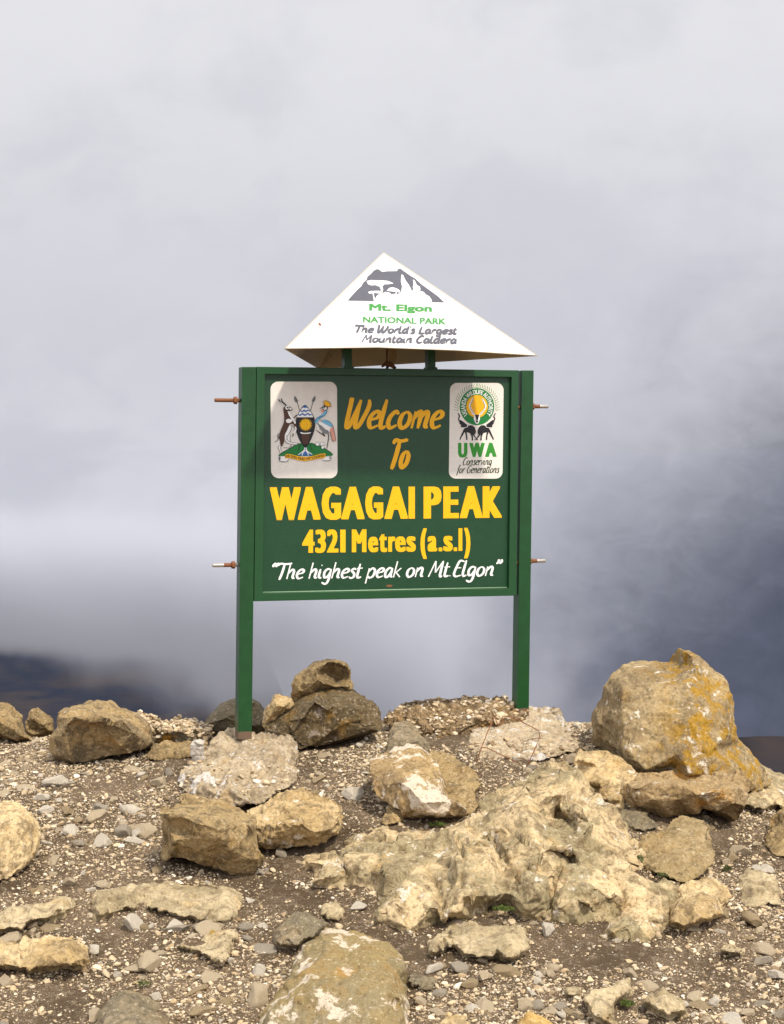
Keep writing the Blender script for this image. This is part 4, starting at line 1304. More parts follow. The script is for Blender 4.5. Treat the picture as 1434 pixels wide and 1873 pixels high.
# --- concrete blocks that hold the posts
boulder('rough concrete block in which the left post stands', CONCRETE,
        [(389, 1347, .72), (416, 1334, .80), (433, 1331, .85), (461, 1340, .8), (501, 1337, .8), (523, 1340, .78), (540, 1354, .72), (547, 1380, .62), (541, 1400, .5), (550, 1425, .35), (528, 1443, .2), (500, 1455, .12), (476, 1474, .03), (447, 1488, 0), (425, 1481, .0), (385, 1467, .05), (358, 1461, .1), (336, 1450, .18), (324, 1432, .3), (334, 1409, .42), (360, 1387, .52), (376, 1365, .62)],
        [(385, 1405, .30), (405, 1423, .26), (445, 1425, .24), (483, 1423, .25), (517, 1416, .3), (349, 1418, .24), (372, 1436, .10), (416, 1438, .05), (461, 1438, .06), (490, 1436, .12), (403, 1374, .44), (450, 1365, .56), (497, 1369, .46), (528, 1365, .54), (430, 1352, .74), (470, 1352, .72), (510, 1350, .7), (455, 1400, .30), (420, 1400, .3), (500, 1400, .32), (447, 1462, -.02), (400, 1455, .02)],
        d0=5.52, T=0.2, rough=1.2, ridge=0.45, facet=1.4, chips=6, name='concrete_footing', cat='footing', group='concrete footings of the sign', vox=0.0055)
boulder('rough concrete block in which the right post stands', CONCRETE,
        [(935, 1306), (945, 1301), (969, 1296), (991, 1291), (1010, 1293), (1025, 1296), (1031, 1309), (1039, 1323), (1047, 1336), (1055, 1352), (1060, 1370), (1020, 1384), (994, 1390), (962, 1396), (914, 1393), (866, 1392), (862, 1372), (866, 1352), (863, 1334), (882, 1325), (903, 1320), (914, 1312)],
        [(927, 1321, -.03), (930, 1352, -.07), (972, 1343, -.06), (994, 1343, -.08), (986, 1356, -.04), (1010, 1306, -.02), (1015, 1343, -.07), (930, 1377, -.08), (882, 1352, -.02), (882, 1376, -.06), (994, 1373, -.1), (955, 1318, -.02), (1030, 1365, -.08), (950, 1362, -.02)],
        d0=6.0, rise=0.0072, T=0.2, rough=1.0, ridge=0.4, facet=1.2, chips=10, name='concrete_footing', cat='footing', group='concrete footings of the sign', vox=0.0055)
# --- middle ground
boulder('blocky brown rock with a flat sunlit top left of the cream rock', TAN,
        [(290, 1476, .06), (303, 1471, .1), (314, 1457, .18), (352, 1463, .2), (404, 1470, .2), (414, 1479, .18), (440, 1489, .14), (443, 1497, .1), (463, 1510, .0), (464, 1541, .0), (479, 1564, 0), (471, 1584, 0), (461, 1609, .06), (424, 1606, .06), (383, 1592, .06), (344, 1581, .06), (301, 1575, .08), (290, 1566, .1), (295, 1543, .08), (292, 1512, .06)],
        [(308, 1486, -.05), (330, 1490, -.07), (355, 1503, -.09), (404, 1515, -.10), (458, 1512, -.06), (319, 1538, -.05), (303, 1507, .0), (306, 1562, .0), (404, 1532, -.09), (445, 1584, -.03), (350, 1532, -.06), (357, 1558, -.03), (335, 1520, -.02), (420, 1590, .0)],
        d0=4.95, T=0.2, rough=0.75, facet=0.6)
boulder('cream pitted rock right of the blocky brown rock', CREAM,
        [(444, 1495, .1), (461, 1486, .12), (494, 1463, .2), (528, 1458, .22), (551, 1454, .24), (564, 1458, .22), (584, 1470, .18), (631, 1486, .1), (632, 1502, .06), (621, 1530, 0), (602, 1548, 0), (564, 1547, .02), (520, 1553, .02), (476, 1552, .02), (462, 1541, .02), (455, 1512, .05)],
        [(512, 1504, -.06), (551, 1507, -.08), (610, 1515, -.05), (499, 1535, -.05), (551, 1535, -.02), (538, 1479, .04), (590, 1492, .02), (480, 1500, .0), (575, 1524, -.06), (530, 1522, -.06)], d0=5.12, T=0.22, rough=1.2, ridge=0.6)
boulder('tan flank rock behind the white-blotched rock', TAN,
        [(786, 1375), (811, 1377), (831, 1382), (844, 1397), (861, 1407), (882, 1431), (874, 1446), (874, 1476), (862, 1492), (827, 1490), (802, 1440), (785, 1394)],
        [(827, 1414, .03), (844, 1434, -.04), (811, 1400, -.03), (860, 1450, -.03)], d0=5.42, rise=0.0032, T=0.15, rough=0.8)
boulder('big white-blotched rock in the middle between the posts', PATCHY,
        [(676, 1399, .2), (690, 1389, .24), (727, 1375, .32), (744, 1369, .34), (767, 1370, .32), (777, 1380, .28), (801, 1404, .18), (809, 1430, .08), (830, 1464, .02), (856, 1484, 0), (853, 1493, .02), (817, 1510, .04), (790, 1506, .06), (764, 1498, .06), (742, 1505, .04), (732, 1481, .02), (710, 1471, .05), (693, 1464, .08), (683, 1444, .12), (675, 1417, .16)],
        [(732, 1409, .08), (740, 1434, .0), (777, 1417, .08), (797, 1439, .02), (774, 1467, -.08), (811, 1470, -.08), (777, 1484, -.06), (710, 1434, .04), (754, 1394, .2), (755, 1452, -.06), (800, 1490, -.05), (750, 1480, -.04), (700, 1408, .14)], d0=5.34, T=0.3, rough=0.9)
boulder('little stone under the left foot of the white-blotched rock', CREAM,
        [(697, 1505), (705, 1485), (720, 1472), (735, 1478), (740, 1500), (725, 1508), (708, 1510)], [(718, 1490, -.04)], rise=0.003, T=0.08, name='stone', cat='stone')
boulder('wedge of cream rock with a dark left edge below the right concrete block', CREAM,
        [(1058, 1368), (1067, 1377), (1103, 1374), (1131, 1386), (1155, 1402), (1169, 1417), (1157, 1434), (1144, 1446), (1143, 1465), (1144, 1481), (1131, 1487), (1114, 1470), (1084, 1449), (1059, 1413), (1050, 1399)],
        [(1071, 1392, -.05), (1098, 1430, -.07), (1112, 1463, -.07), (1124, 1420, -.01), (1095, 1397, .0), (1066, 1402, .03), (1085, 1436, .03), (1105, 1455, .02)], d0=5.55, rise=0.003, T=0.14, rough=0.8)
boulder('flat overhanging slab of rock in front of the lichen-covered boulder', rock_mat('overhang_slab', (0.46, 0.34, 0.19), (0.36, 0.245, 0.115), (0.17, 0.115, 0.055), 0.3, 0.1, stain_amt=0.5),
        [(1150, 1438, .02), (1163, 1424, .12), (1205, 1421, .16), (1232, 1418, .2), (1265, 1402, .26), (1315, 1402, .28), (1348, 1410, .26), (1375, 1427, .18), (1370, 1454, .06), (1360, 1479, .02), (1353, 1508, .08), (1315, 1501, .08), (1287, 1490, .06), (1260, 1496, .06), (1221, 1509, .08), (1205, 1507, .08), (1177, 1487, .06), (1150, 1482, .05), (1143, 1460, .02)],
        [(1158, 1441, -.05), (1194, 1431, -.07), (1232, 1433, -.08), (1260, 1441, -.09), (1276, 1454, -.1), (1315, 1443, -.07), (1350, 1440, -.02), (1271, 1484, -.05), (1315, 1480, -.06), (1219, 1484, -.05), (1194, 1459, -.09), (1240, 1462, -.08), (1340, 1470, -.05), (1318, 1432, .06), (1326, 1426, .06), (1180, 1470, -.05)],
        d0=5.55, T=0.2, rough=0.85, ridge=0.5)
boulder('low dark stone wedged under the left end of the overhanging slab', GREY,
        [(1128, 1500), (1140, 1486), (1170, 1484), (1195, 1498), (1205, 1512), (1180, 1520), (1150, 1516)], [(1165, 1500, -.03)], rise=0.003, T=0.1, name='stone', cat='stone')
boulder('tan humped rock bedded below the overhanging slab', rock_mat('humped_rock', (0.45, 0.345, 0.195), (0.33, 0.24, 0.115), (0.17, 0.12, 0.06), 0.2, 0.1, stain_amt=0.55),
        [(1175, 1542), (1210, 1531), (1232, 1515), (1257, 1498), (1287, 1500), (1301, 1515), (1309, 1556), (1305, 1577), (1287, 1598), (1279, 1605), (1243, 1613), (1205, 1602), (1175, 1586), (1169, 1560)],
        [(1216, 1548, -.07), (1243, 1570, -.09), (1260, 1556, -.06), (1279, 1584, -.06), (1276, 1537, -.05), (1225, 1590, -.05)], d0=4.95, rise=0.0036, T=0.16)
boulder('rounded pale rock near the right edge below the humped rock', SLAB,
        [(1350, 1642), (1355, 1612), (1368, 1598), (1395, 1596), (1420, 1606), (1428, 1630), (1432, 1655), (1405, 1652), (1385, 1661), (1360, 1657)],
        [(1375, 1622, -.05), (1402, 1616, -.05), (1388, 1642, -.02)], rise=0.003, T=0.1)
boulder('brown rock cut by the right picture edge', TAN,
        [(1402, 1545), (1413, 1515), (1434, 1490), (1475, 1470), (1500, 1530), (1480, 1566), (1434, 1568), (1412, 1562)], [(1440, 1522, -.07), (1425, 1545, -.04)], rise=0.003, T=0.15)
boulder('orange-topped rock cut by the left picture edge', CREAM,
        [(-50, 1490), (-20, 1474), (0, 1475), (20, 1482), (45, 1500), (58, 1520), (63, 1545), (50, 1575), (30, 1597), (0, 1613), (-50, 1618)],
        [(20, 1535, -.08), (5, 1565, -.07), (45, 1545, -.03), (-10, 1510, -.06), (30, 1570, -.03)], rise=0.0016, T=0.22)
# --- bedrock pavement, one outcrop

slab('broad pale bedrock outcrop with a pitted hump and a dark hollow in the foreground', BEDROCK,
     [(541, 1588), (556, 1563), (580, 1552), (610, 1556), (640, 1545), (627, 1537), (652, 1522), (700, 1511), (739, 1521), (765, 1513), (795, 1525), (829, 1507), (851, 1499), (880, 1478), (916, 1447), (947, 1437), (956, 1426), (981, 1401), (1005, 1391), (1025, 1396), (1052, 1406), (1066, 1421), (1086, 1457), (1113, 1470), (1133, 1491), (1152, 1517), (1174, 1535), (1172, 1590), (1200, 1606), (1252, 1608), (1240, 1656), (1215, 1690), (1190, 1717), (1138, 1713), (1090, 1713), (1115, 1685), (1075, 1671), (1060, 1684), (1030, 1692), (1004, 1677), (974, 1683), (945, 1672), (925, 1655), (890, 1664), (850, 1687), (808, 1685), (771, 1699), (752, 1708), (710, 1700), (672, 1684), (678, 1660), (700, 1631), (684, 1625), (649, 1621), (604, 1625), (559, 1623), (572, 1602), (560, 1590)],
     [(985, 1409, .10), (1005, 1400, .12), (1025, 1405, .12), (1048, 1415, .12), (1060, 1432, .13), (1076, 1460, .12), (1106, 1481, .10), (1126, 1501, .08), (1146, 1524, .05), (952, 1446, .11), (922, 1457, .09), (894, 1486, .06),
      (994, 1457, .16), (1034, 1450, .15), (1052, 1477, .16), (1083, 1504, .14), (1061, 1526, .12), (1100, 1530, .09), (930, 1484, .14), (949, 1526, .14), (976, 1474, .17), (912, 1512, .10), (932, 1558, .10), (985, 1500, .15), (970, 1548, .12), (1025, 1427, .14), (985, 1430, .13),
      (998, 1474, .14), (1022, 1488, .05), (1034, 1500, .055), (1010, 1502, .075), (1040, 1512, .08), (1003, 1490, .11), (1006, 1529, .12), (1042, 1520, .12), (1018, 1470, .11), (1044, 1490, .12),
      (996, 1557, .11), (1018, 1566, .035), (1044, 1564, .04), (1062, 1568, .09), (1026, 1580, .095), (1010, 1551, .11), (1050, 1552, .11),
      (800, 1537, .06), (830, 1517, .08), (851, 1510, .09), (875, 1530, .12), (896, 1562, .11), (840, 1560, .12), (860, 1600, .12), (915, 1598, .09), (890, 1640, .075), (840, 1640, .085), (820, 1672, .045), (850, 1672, .04), (925, 1634, .05),
      (905, 1540, .05), (918, 1566, .045), (935, 1588, .05), (893, 1650, .02), (915, 1652, .015),
      (640, 1567, .04), (700, 1558, .045), (760, 1558, .05), (780, 1600, .075), (720, 1600, .07), (670, 1590, .05), (740, 1650, .06), (705, 1662, .04), (760, 1682, .035), (790, 1655, .06), (806, 1645, .03), (806, 1600, .05), (790, 1570, .05),
      (700, 1526, .05), (660, 1534, .035), (750, 1532, .05), (700, 1541, .025), (640, 1600, .015), (622, 1574, .02),
      (604, 1600, .045), (600, 1580, .04), (575, 1611, .03), (565, 1577, .03),
      (960, 1600, .10), (985, 1630, .095), (960, 1655, .055), (940, 1622, .07), (1000, 1600, .095), (1008, 1630, .045), (1015, 1600, .06),
      (1040, 1586, .07), (1086, 1592, .085), (1118, 1612, .085), (1128, 1640, .06), (1050, 1642, .06), (1080, 1656, .05), (1022, 1664, .045), (1032, 1620, .075), (1090, 1625, .08),
      (1145, 1618, .04), (1150, 1560, .07), (1164, 1547, .05), (1150, 1598, .06), (1190, 1625, .055), (1220, 1638, .05), (1180, 1670, .045), (1150, 1690, .03), (1120, 1702, .025), (1110, 1588, .065), (1140, 1650, .035), (1200, 1680, .03)],
     vox=0.0052, name='rock_outcrop', rim=None, facet=0.5, ridge=0.35, chips=12, jit=3.0, chip_r=0.7, crack=0.6, rough=1.0, blocks=130, flat=0.9, step=0.040, groove=0.07, skew=0.18,
     cuts=[[(780, 1585), (804, 1620), (808, 1660), (824, 1684)], [(898, 1520), (915, 1556), (938, 1590), (952, 1612)], [(806, 1662), (832, 1648), (866, 1640)], [(1030, 1576), (1012, 1612), (1004, 1655)],
           [(1080, 1574), (1131, 1604), (1144, 1638), (1122, 1674)], [(1150, 1530), (1166, 1560), (1168, 1592), (1205, 1610)], [(618, 1556), (636, 1590), (642, 1622)], [(650, 1556), (713, 1550), (765, 1552), (792, 1545)],
           [(698, 1632), (720, 1614), (742, 1598)], [(948, 1582), (1000, 1590), (1054, 1570), (1110, 1556)], [(884, 1500), (930, 1510), (962, 1542)], [(1150, 1648), (1190, 1656), (1232, 1650)], [(836, 1528), (850, 1570), (842, 1620)]])
slab('rounded cream rock bedded right of the ragged bedrock apron', CREAM,
     [(1250, 1614), (1280, 1606), (1310, 1607), (1332, 1622), (1337, 1649), (1322, 1676), (1291, 1683), (1248, 1697), (1222, 1683), (1236, 1656)],
     [(1290, 1630, .09), (1270, 1655, .07), (1310, 1650, .07)], H=0.05, tilt=0.02)
slab('curved cream slab in front of the bedrock pavement', SLAB,
     [(781, 1722), (819, 1698), (848, 1686), (893, 1694), (925, 1690), (957, 1694), (973, 1711), (968, 1738), (938, 1757), (893, 1751), (854, 1748), (829, 1730), (812, 1742), (783, 1742)],
     [(850, 1715, .05), (900, 1722, .04), (950, 1725, .05)], H=0.035, tilt=.01)
slab('small notched pale stone above the big foreground slab', SLAB,
     [(585, 1671), (595, 1648), (617, 1646), (622, 1658), (640, 1663), (627, 1680), (607, 1683)], [(607, 1665, .025)], H=0.025)
slab('large white-specked olive slab in the centre foreground', OLIVE,
     [(471, 1862), (502, 1824), (530, 1779), (544, 1744), (551, 1723), (579, 1706), (589, 1692), (614, 1694), (666, 1705), (715, 1727), (739, 1748), (743, 1796), (747, 1849), (748, 1900), (640, 1915), (555, 1915), (480, 1900)],
     [(600, 1730, .08), (680, 1740, .085), (640, 1800, .09), (570, 1820, .08), (710, 1810, .08), (560, 1770, .07), (600, 1870, .07), (690, 1870, .07), (725, 1760, .07)], H=0.06, rim=0.9, rough=0.9, vox=0.006)
slab('greenish lobe of rock at the upper left of the large foreground slab', GREY,
     [(492, 1707), (513, 1682), (537, 1670), (569, 1673), (604, 1686), (583, 1707), (551, 1728), (520, 1731), (499, 1724)], [(540, 1692, .05), (525, 1708, .045)], H=0.035)
slab('long flat pale slab bedded at the left', SLAB,
     [(167, 1632), (209, 1622), (262, 1615), (321, 1615), (349, 1621), (377, 1612), (418, 1621), (448, 1631), (443, 1657), (432, 1682), (384, 1686), (314, 1672), (262, 1657), (209, 1671), (171, 1677), (166, 1662)],
     [(230, 1638, .03), (400, 1645, .03), (310, 1640, .01), (290, 1645, .005)], H=0.026, vox=0.0055)
slab('flat cream slab cut by the left picture edge', SLAB,
     [(-40, 1680), (0, 1664), (40, 1650), (80, 1642), (120, 1635), (132, 1643), (137, 1660), (120, 1673), (60, 1684), (40, 1702), (20, 1698), (-40, 1706)], [(60, 1665, .035), (100, 1655, .03)], H=0.03)
slab('thick cream slab cut by the left picture edge near the bottom', CREAM,
     [(-40, 1712), (0, 1720), (60, 1726), (110, 1710), (140, 1707), (150, 1730), (168, 1755), (160, 1769), (120, 1766), (60, 1776), (0, 1769), (-40, 1772)],
     [(80, 1740, .07), (130, 1732, .07), (20, 1742, .06), (140, 1755, .05)], H=0.055)
slab('three-cornered pale slab left of the large foreground slab', SLAB,
     [(320, 1727), (370, 1713), (420, 1699), (437, 1703), (432, 1735), (420, 1756), (405, 1763), (375, 1745)], [(405, 1722, .035)], H=0.03)
slab('dark greenish rock cut by the bottom picture edge at the left', GREY,
     [(170, 1900), (190, 1850), (205, 1822), (220, 1813), (252, 1814), (278, 1830), (312, 1862), (335, 1900), (250, 1925)], [(240, 1835, .07), (225, 1870, .08), (280, 1870, .07)], H=0.055)
slab('two-horned cream rock near the bottom right', SLAB,
     [(1064, 1829), (1082, 1805), (1120, 1801), (1153, 1786), (1157, 1809), (1146, 1822), (1128, 1830), (1124, 1857), (1132, 1885), (1086, 1862)], [(1100, 1820, .05), (1138, 1803, .05), (1105, 1845, .04)], H=0.04)
slab('rounded tan rock right of the two-horned rock', SLAB,
     [(1172, 1830), (1184, 1816), (1204, 1807), (1228, 1811), (1248, 1830), (1258, 1850), (1220, 1860), (1194, 1842)], [(1215, 1828, .05)], H=0.04)
slab('ochre rock cut by the bottom picture edge', rock_mat('ochre_rock', (0.55, 0.36, 0.12), (0.42, 0.26, 0.08), (0.25, 0.16, 0.06), 0.2),
     [(935, 1885), (948, 1866), (974, 1853), (1008, 1860), (1022, 1890), (980, 1905)], [(978, 1872, .05)], H=0.04)
slab('smooth oval pale stone lying alone at the lower right', SLAB,
     [(1311, 1733), (1320, 1724), (1338, 1722), (1358, 1732), (1367, 1740), (1355, 1747), (1330, 1742)], [(1338, 1732, .03)], H=0.025, name='stone', cat='stone')
slab('small yellow-grey oval stone in the gravel left of the two-horned rock', SLAB,
     [(1034, 1812), (1044, 1804), (1064, 1804), (1064, 1812), (1046, 1822), (1036, 1820)], [(1050, 1811, .025)], H=0.022, name='stone', cat='stone')
slab('grey stone lying against the right side of the large foreground slab', GREY,
     [(742, 1790), (760, 1780), (790, 1786), (800, 1800), (775, 1806), (752, 1802)], [(770, 1793, .03)], H=0.025, name='stone', cat='stone')
slab('cream stone at the bottom edge right of the large foreground slab', CREAM,
     [(800, 1880), (806, 1858), (830, 1852), (858, 1862), (866, 1885), (830, 1895)], [(832, 1868, .04)], H=0.03, name='stone', cat='stone')
# ------------------------------------------------------------------ the gravel ground
gx = np.concatenate([np.linspace(-60, -4.2, 24), np.linspace(-4, 4, 560), np.linspace(4.2, 60, 24)])
gy = np.concatenate([np.linspace(-40, 2.4, 24), np.linspace(2.5, 8.2, 470), np.linspace(8.4, 40, 30)])
X, Y = np.meshgrid(gx, gy)
P2 = np.stack([X.ravel(), Y.ravel(), np.zeros(X.size)], 1)


def relief(P):
    return fbm(P * 2.3 + 3, 3, 0.5) * 0.014 + fbm(P * 11 + 7, 4, 0.6) * 0.009 + fbm(P * 45, 3, 0.6) * 0.007


Zg = ground_z(X.ravel(), Y.ravel()) + relief(P2) - 0.010
nx, ny = len(gx), len(gy)
me = bpy.data.meshes.new('ground')
co = np.stack([X.ravel(), Y.ravel(), Zg], 1)
idx = np.arange(nx * ny).reshape(ny, nx)
q = np.stack([idx[:-1, :-1], idx[:-1, 1:], idx[1:, 1:], idx[1:, :-1]], -1).reshape(-1, 4)


def fast_mesh(me, co, faces):
    """fill a mesh from arrays; faces: (n, k) vertex ids"""
    n, k = faces.shape
    me.vertices.add(len(co)); me.vertices.foreach_set('co', co.astype(np.float32).ravel())
    me.loops.add(n * k); me.loops.foreach_set('vertex_index', faces.astype(np.int32).ravel())
    me.polygons.add(n)
    me.polygons.foreach_set('loop_start', np.arange(0, n * k, k, dtype=np.int32))
    me.polygons.foreach_set('loop_total', np.full(n, k, dtype=np.int32))
    me.update(calc_edges=True)


fast_mesh(me, co, q)
smooth(me)
ground = obj('ground', me, SOIL, label='dark gravelly summit soil', kind='structure')


# ------------------------------------------------------------------ pebbles
def pebble_shape(sub, rng, flat):
    bm = bmesh.new()
    bmesh.ops.create_icosphere(bm, subdivisions=sub, radius=1.0)
    v = np.array([w.co for w in bm.verts])
    f = np.array([[w.index for w in fc.verts] for fc in bm.faces])
    bm.free()
    # cut by random planes, so that it looks broken
    for _ in range(13):
        nrm = rng.normal(size=3); nrm /= np.linalg.norm(nrm)
        lim = rng.uniform(0.42, 0.86)
        d = v @ nrm
        over = np.clip(d - lim, 0, None)
        v = v - over[:, None] * nrm
    v = v * np.array([rng.uniform(.85, 1.15), rng.uniform(.6, .95), flat * rng.uniform(.75, 1.2)])
    return v, f


prng = np.random.default_rng(21)
SH_S = [pebble_shape(1, prng, 0.55) for _ in range(14)]
SH_B = [pebble_shape(2, prng, 0.55) for _ in range(14)]
SH_H = [pebble_shape(4, prng, 0.6) for _ in range(12)]
TINTS = np.array([[.56, .44, .285], [.50, .385, .24], [.64, .53, .38], [.42, .31, .18], [.38, .31, .22], [.27, .195, .12], [.70, .62, .50], [.22, .15, .085]])
TW = np.array([.24, .20, .14, .14, .10, .08, .05, .05])


def rots(n, rng):
    a = rng.uniform(0, 2 * math.pi, n); t = rng.normal(0, 0.30, n); t2 = rng.normal(0, 0.30, n)
    ca, sa = np.cos(a), np.sin(a)
    R = np.zeros((n, 3, 3))
    Rz = np.zeros((n, 3, 3)); Rz[:, 0, 0] = ca; Rz[:, 0, 1] = -sa; Rz[:, 1, 0] = sa; Rz[:, 1, 1] = ca; Rz[:, 2, 2] = 1
    Rx = np.zeros((n, 3, 3)); Rx[:, 0, 0] = 1; Rx[:, 1, 1] = np.cos(t); Rx[:, 1, 2] = -np.sin(t); Rx[:, 2, 1] = np.sin(t); Rx[:, 2, 2] = np.cos(t)
    Ry = np.zeros((n, 3, 3)); Ry[:, 1, 1] = 1; Ry[:, 0, 0] = np.cos(t2); Ry[:, 0, 2] = np.sin(t2); Ry[:, 2, 0] = -np.sin(t2); Ry[:, 2, 2] = np.cos(t2)
    return Rx @ Ry @ Rz


def scatter(n, rng):
    """positions on the gravel in and a little around the view"""
    d = rng.uniform(3.4, 7.6, n * 3)
    x = rng.uniform(-1, 1, n * 3) * (0.29 * d + 0.25)
    # more where more ground is seen
    P = np.stack([x, d, np.zeros_like(x)], 1)
    px = CX + F * x / d
    dens = 0.55 + fbm(P * 1.7 + 5, 3, 0.6) * 1.1 + fbm(P * 7 + 50, 2, 0.6) * 0.55
    zz = EYE - ground_z(x, d)
    py = CY + F * zz / d
    dens += np.where((px < 300) & (py < 1520), 0.28, 0.0) + np.where((px > 640) & (py < 1500), 0.35, 0.0)
    dens += np.where(py > 1760, 0.22, 0.0)
    dens -= 0.55 * np.exp(-((px - 520) / 70) ** 2 - ((py - 1600) / 45) ** 2) + 0.45 * np.exp(-((px - 1330) / 90) ** 2 - ((py - 1560) / 40) ** 2) + 0.5 * np.exp(-((px - 230) / 110) ** 2 - ((py - 1430) / 28) ** 2)
    ok = rng.uniform(0, 1, n * 3) < np.clip(dens, 0.03, 1)
    blocked = np.zeros(n * 3, bool)
    for poly in ROCK_POLY:
        pc = np.mean(np.array(poly), 0)
        blocked |= in_poly(px, py, [tuple(pc + (np.array(q) - pc) * 0.95) for q in poly])
    ok &= (~blocked) | (rng.uniform(0, 1, n * 3) < 0.06)
    i = np.nonzero(ok)[0][:n]
    return x[i], d[i]


def pebble_z(x, d):
    return ground_z(x, d) + relief(np.stack([x, d, np.zeros_like(x)], 1)) - 0.010


def build_pebbles(name, n, smin, smax, alpha, shapes, label, rng, at_pts=None):
    if at_pts is None:
        x, d = scatter(n, rng)
    else:
        x, d = at_pts[:, 0], at_pts[:, 1]
    n = len(x)
    u = rng.uniform(0, 1, n)
    s = (smin ** -alpha + u * (smax ** -alpha - smin ** -alpha)) ** (-1 / alpha)
    z = (pebble_z(x, d) if at_pts is None else at_pts[:, 2]) + s * rng.uniform(-0.30, 0.32, n)
    R = rots(n, rng)
    tint = TINTS[rng.choice(len(TINTS), n, p=TW)] * rng.uniform(0.8, 1.12, n)[:, None]
    cos, fs, cs, base = [], [], [], 0
    pick = rng.integers(0, len(shapes), n)
    for k, (v, f) in enumerate(shapes):
        m = np.nonzero(pick == k)[0]
        if not len(m): continue
        V = np.einsum('nij,vj->nvi', R[m], v) * s[m][:, None, None]
        V += np.stack([x[m], d[m], z[m]], 1)[:, None, :]
        nv = len(v)
        cos.append(V.reshape(-1, 3))
        fs.append((f[None] + (np.arange(len(m)) * nv)[:, None, None]).reshape(-1, 3) + base)
        cs.append(np.repeat(tint[m], nv, 0))
        base += nv * len(m)
    co = np.concatenate(cos); fa = np.concatenate(fs); cl = np.concatenate(cs)
    me = bpy.data.meshes.new(name)
    fast_mesh(me, co, fa)
    at = me.attributes.new('tint', 'FLOAT_COLOR', 'POINT')
    at.data.foreach_set('color', np.concatenate([cl, np.ones((len(cl), 1))], 1).astype(np.float32).ravel())
    return obj(name, me, PEBBLE, label=label, kind='stuff')


build_pebbles('fine_gravel', 130000, 0.0022, 0.0075, 1.7, SH_S, 'fine pale grit strewn over the soil', np.random.default_rng(3))
build_pebbles('gravel', 13000, 0.006, 0.019, 2.1, SH_B, 'loose pale gravel strewn over the soil', np.random.default_rng(4))

# chips caught on the rubble banks and on the lower rims of the concrete
rr = np.random.default_rng(8)
pts = []
for nm, co_, no_ in RUBBLE_OBJ:
    ok = np.nonzero((no_[:, 2] > (-0.15 if nm == 'rubble_bank' else 0.55)) & (no_[:, 1] < 0.6))[0]
    if nm == 'concrete_footing':
        zc = co_[ok, 2]
        ok = ok[zc < np.percentile(zc, 55)]
    pts.append(co_[rr.choice(ok, 900 if nm == 'rubble_bank' else 160)])
build_pebbles('rubble_chips', 0, 0.006, 0.024, 1.6, SH_B, 'broken chips lying on the rubble banks', rr, np.concatenate(pts))

# larger loose stones, one object each
stone_me = []
for k, (v, f) in enumerate(SH_H):
    P = v + k * 5.1
    r = 1 + 0.10 * fbm(P * 1.6, 3, 0.55) + 0.07 * fbm(P * 6, 3, 0.6)
    me = new_mesh('loose_stone', v * r[:, None], f)
    smooth(me)
    stone_me.append(me)


def stone_material(i, col, dark):
    return rock_mat('loose_stone_%s' % i, col, tuple(c * 0.82 for c in col), dark, 0.3, 0.0, scale=2.0, stain_amt=0.35, pits=0.0)


ST = [stone_material('cream', (0.63, 0.505, 0.335), (0.28, 0.2, 0.12)), stone_material('white', (0.78, 0.69, 0.55), (0.36, 0.3, 0.22)),
      stone_material('grey', (0.46, 0.39, 0.295), (0.17, 0.14, 0.1)), stone_material('tan', (0.45, 0.335, 0.19), (0.2, 0.14, 0.07))]
stone_me_m = {}
for i, me in enumerate(stone_me):
    for j, mt in enumerate(ST):
        m2 = me.copy(); m2.materials.append(mt); stone_me_m[(i, j)] = m2
LBL = ['cream loose stone lying in the gravel', 'whitish loose stone lying in the gravel', 'grey loose stone lying in the gravel', 'tan loose stone lying in the gravel']


def stone(x, d, s, i, j, rz, tilt, label, group='loose stones in the gravel', lift=0.22):
    o = bpy.data.objects.new('loose_stone', stone_me_m[(i, j)])
    COL.objects.link(o)
    o.location = (x, d, float(pebble_z(np.array([x]), np.array([d]))[0]) + s * lift)
    o.scale = (s, s, s)
    o.rotation_euler = (tilt[0], tilt[1], rz)
    o['label'] = label; o['category'] = 'stone'; o['group'] = group
    return o


srng = np.random.default_rng(11)
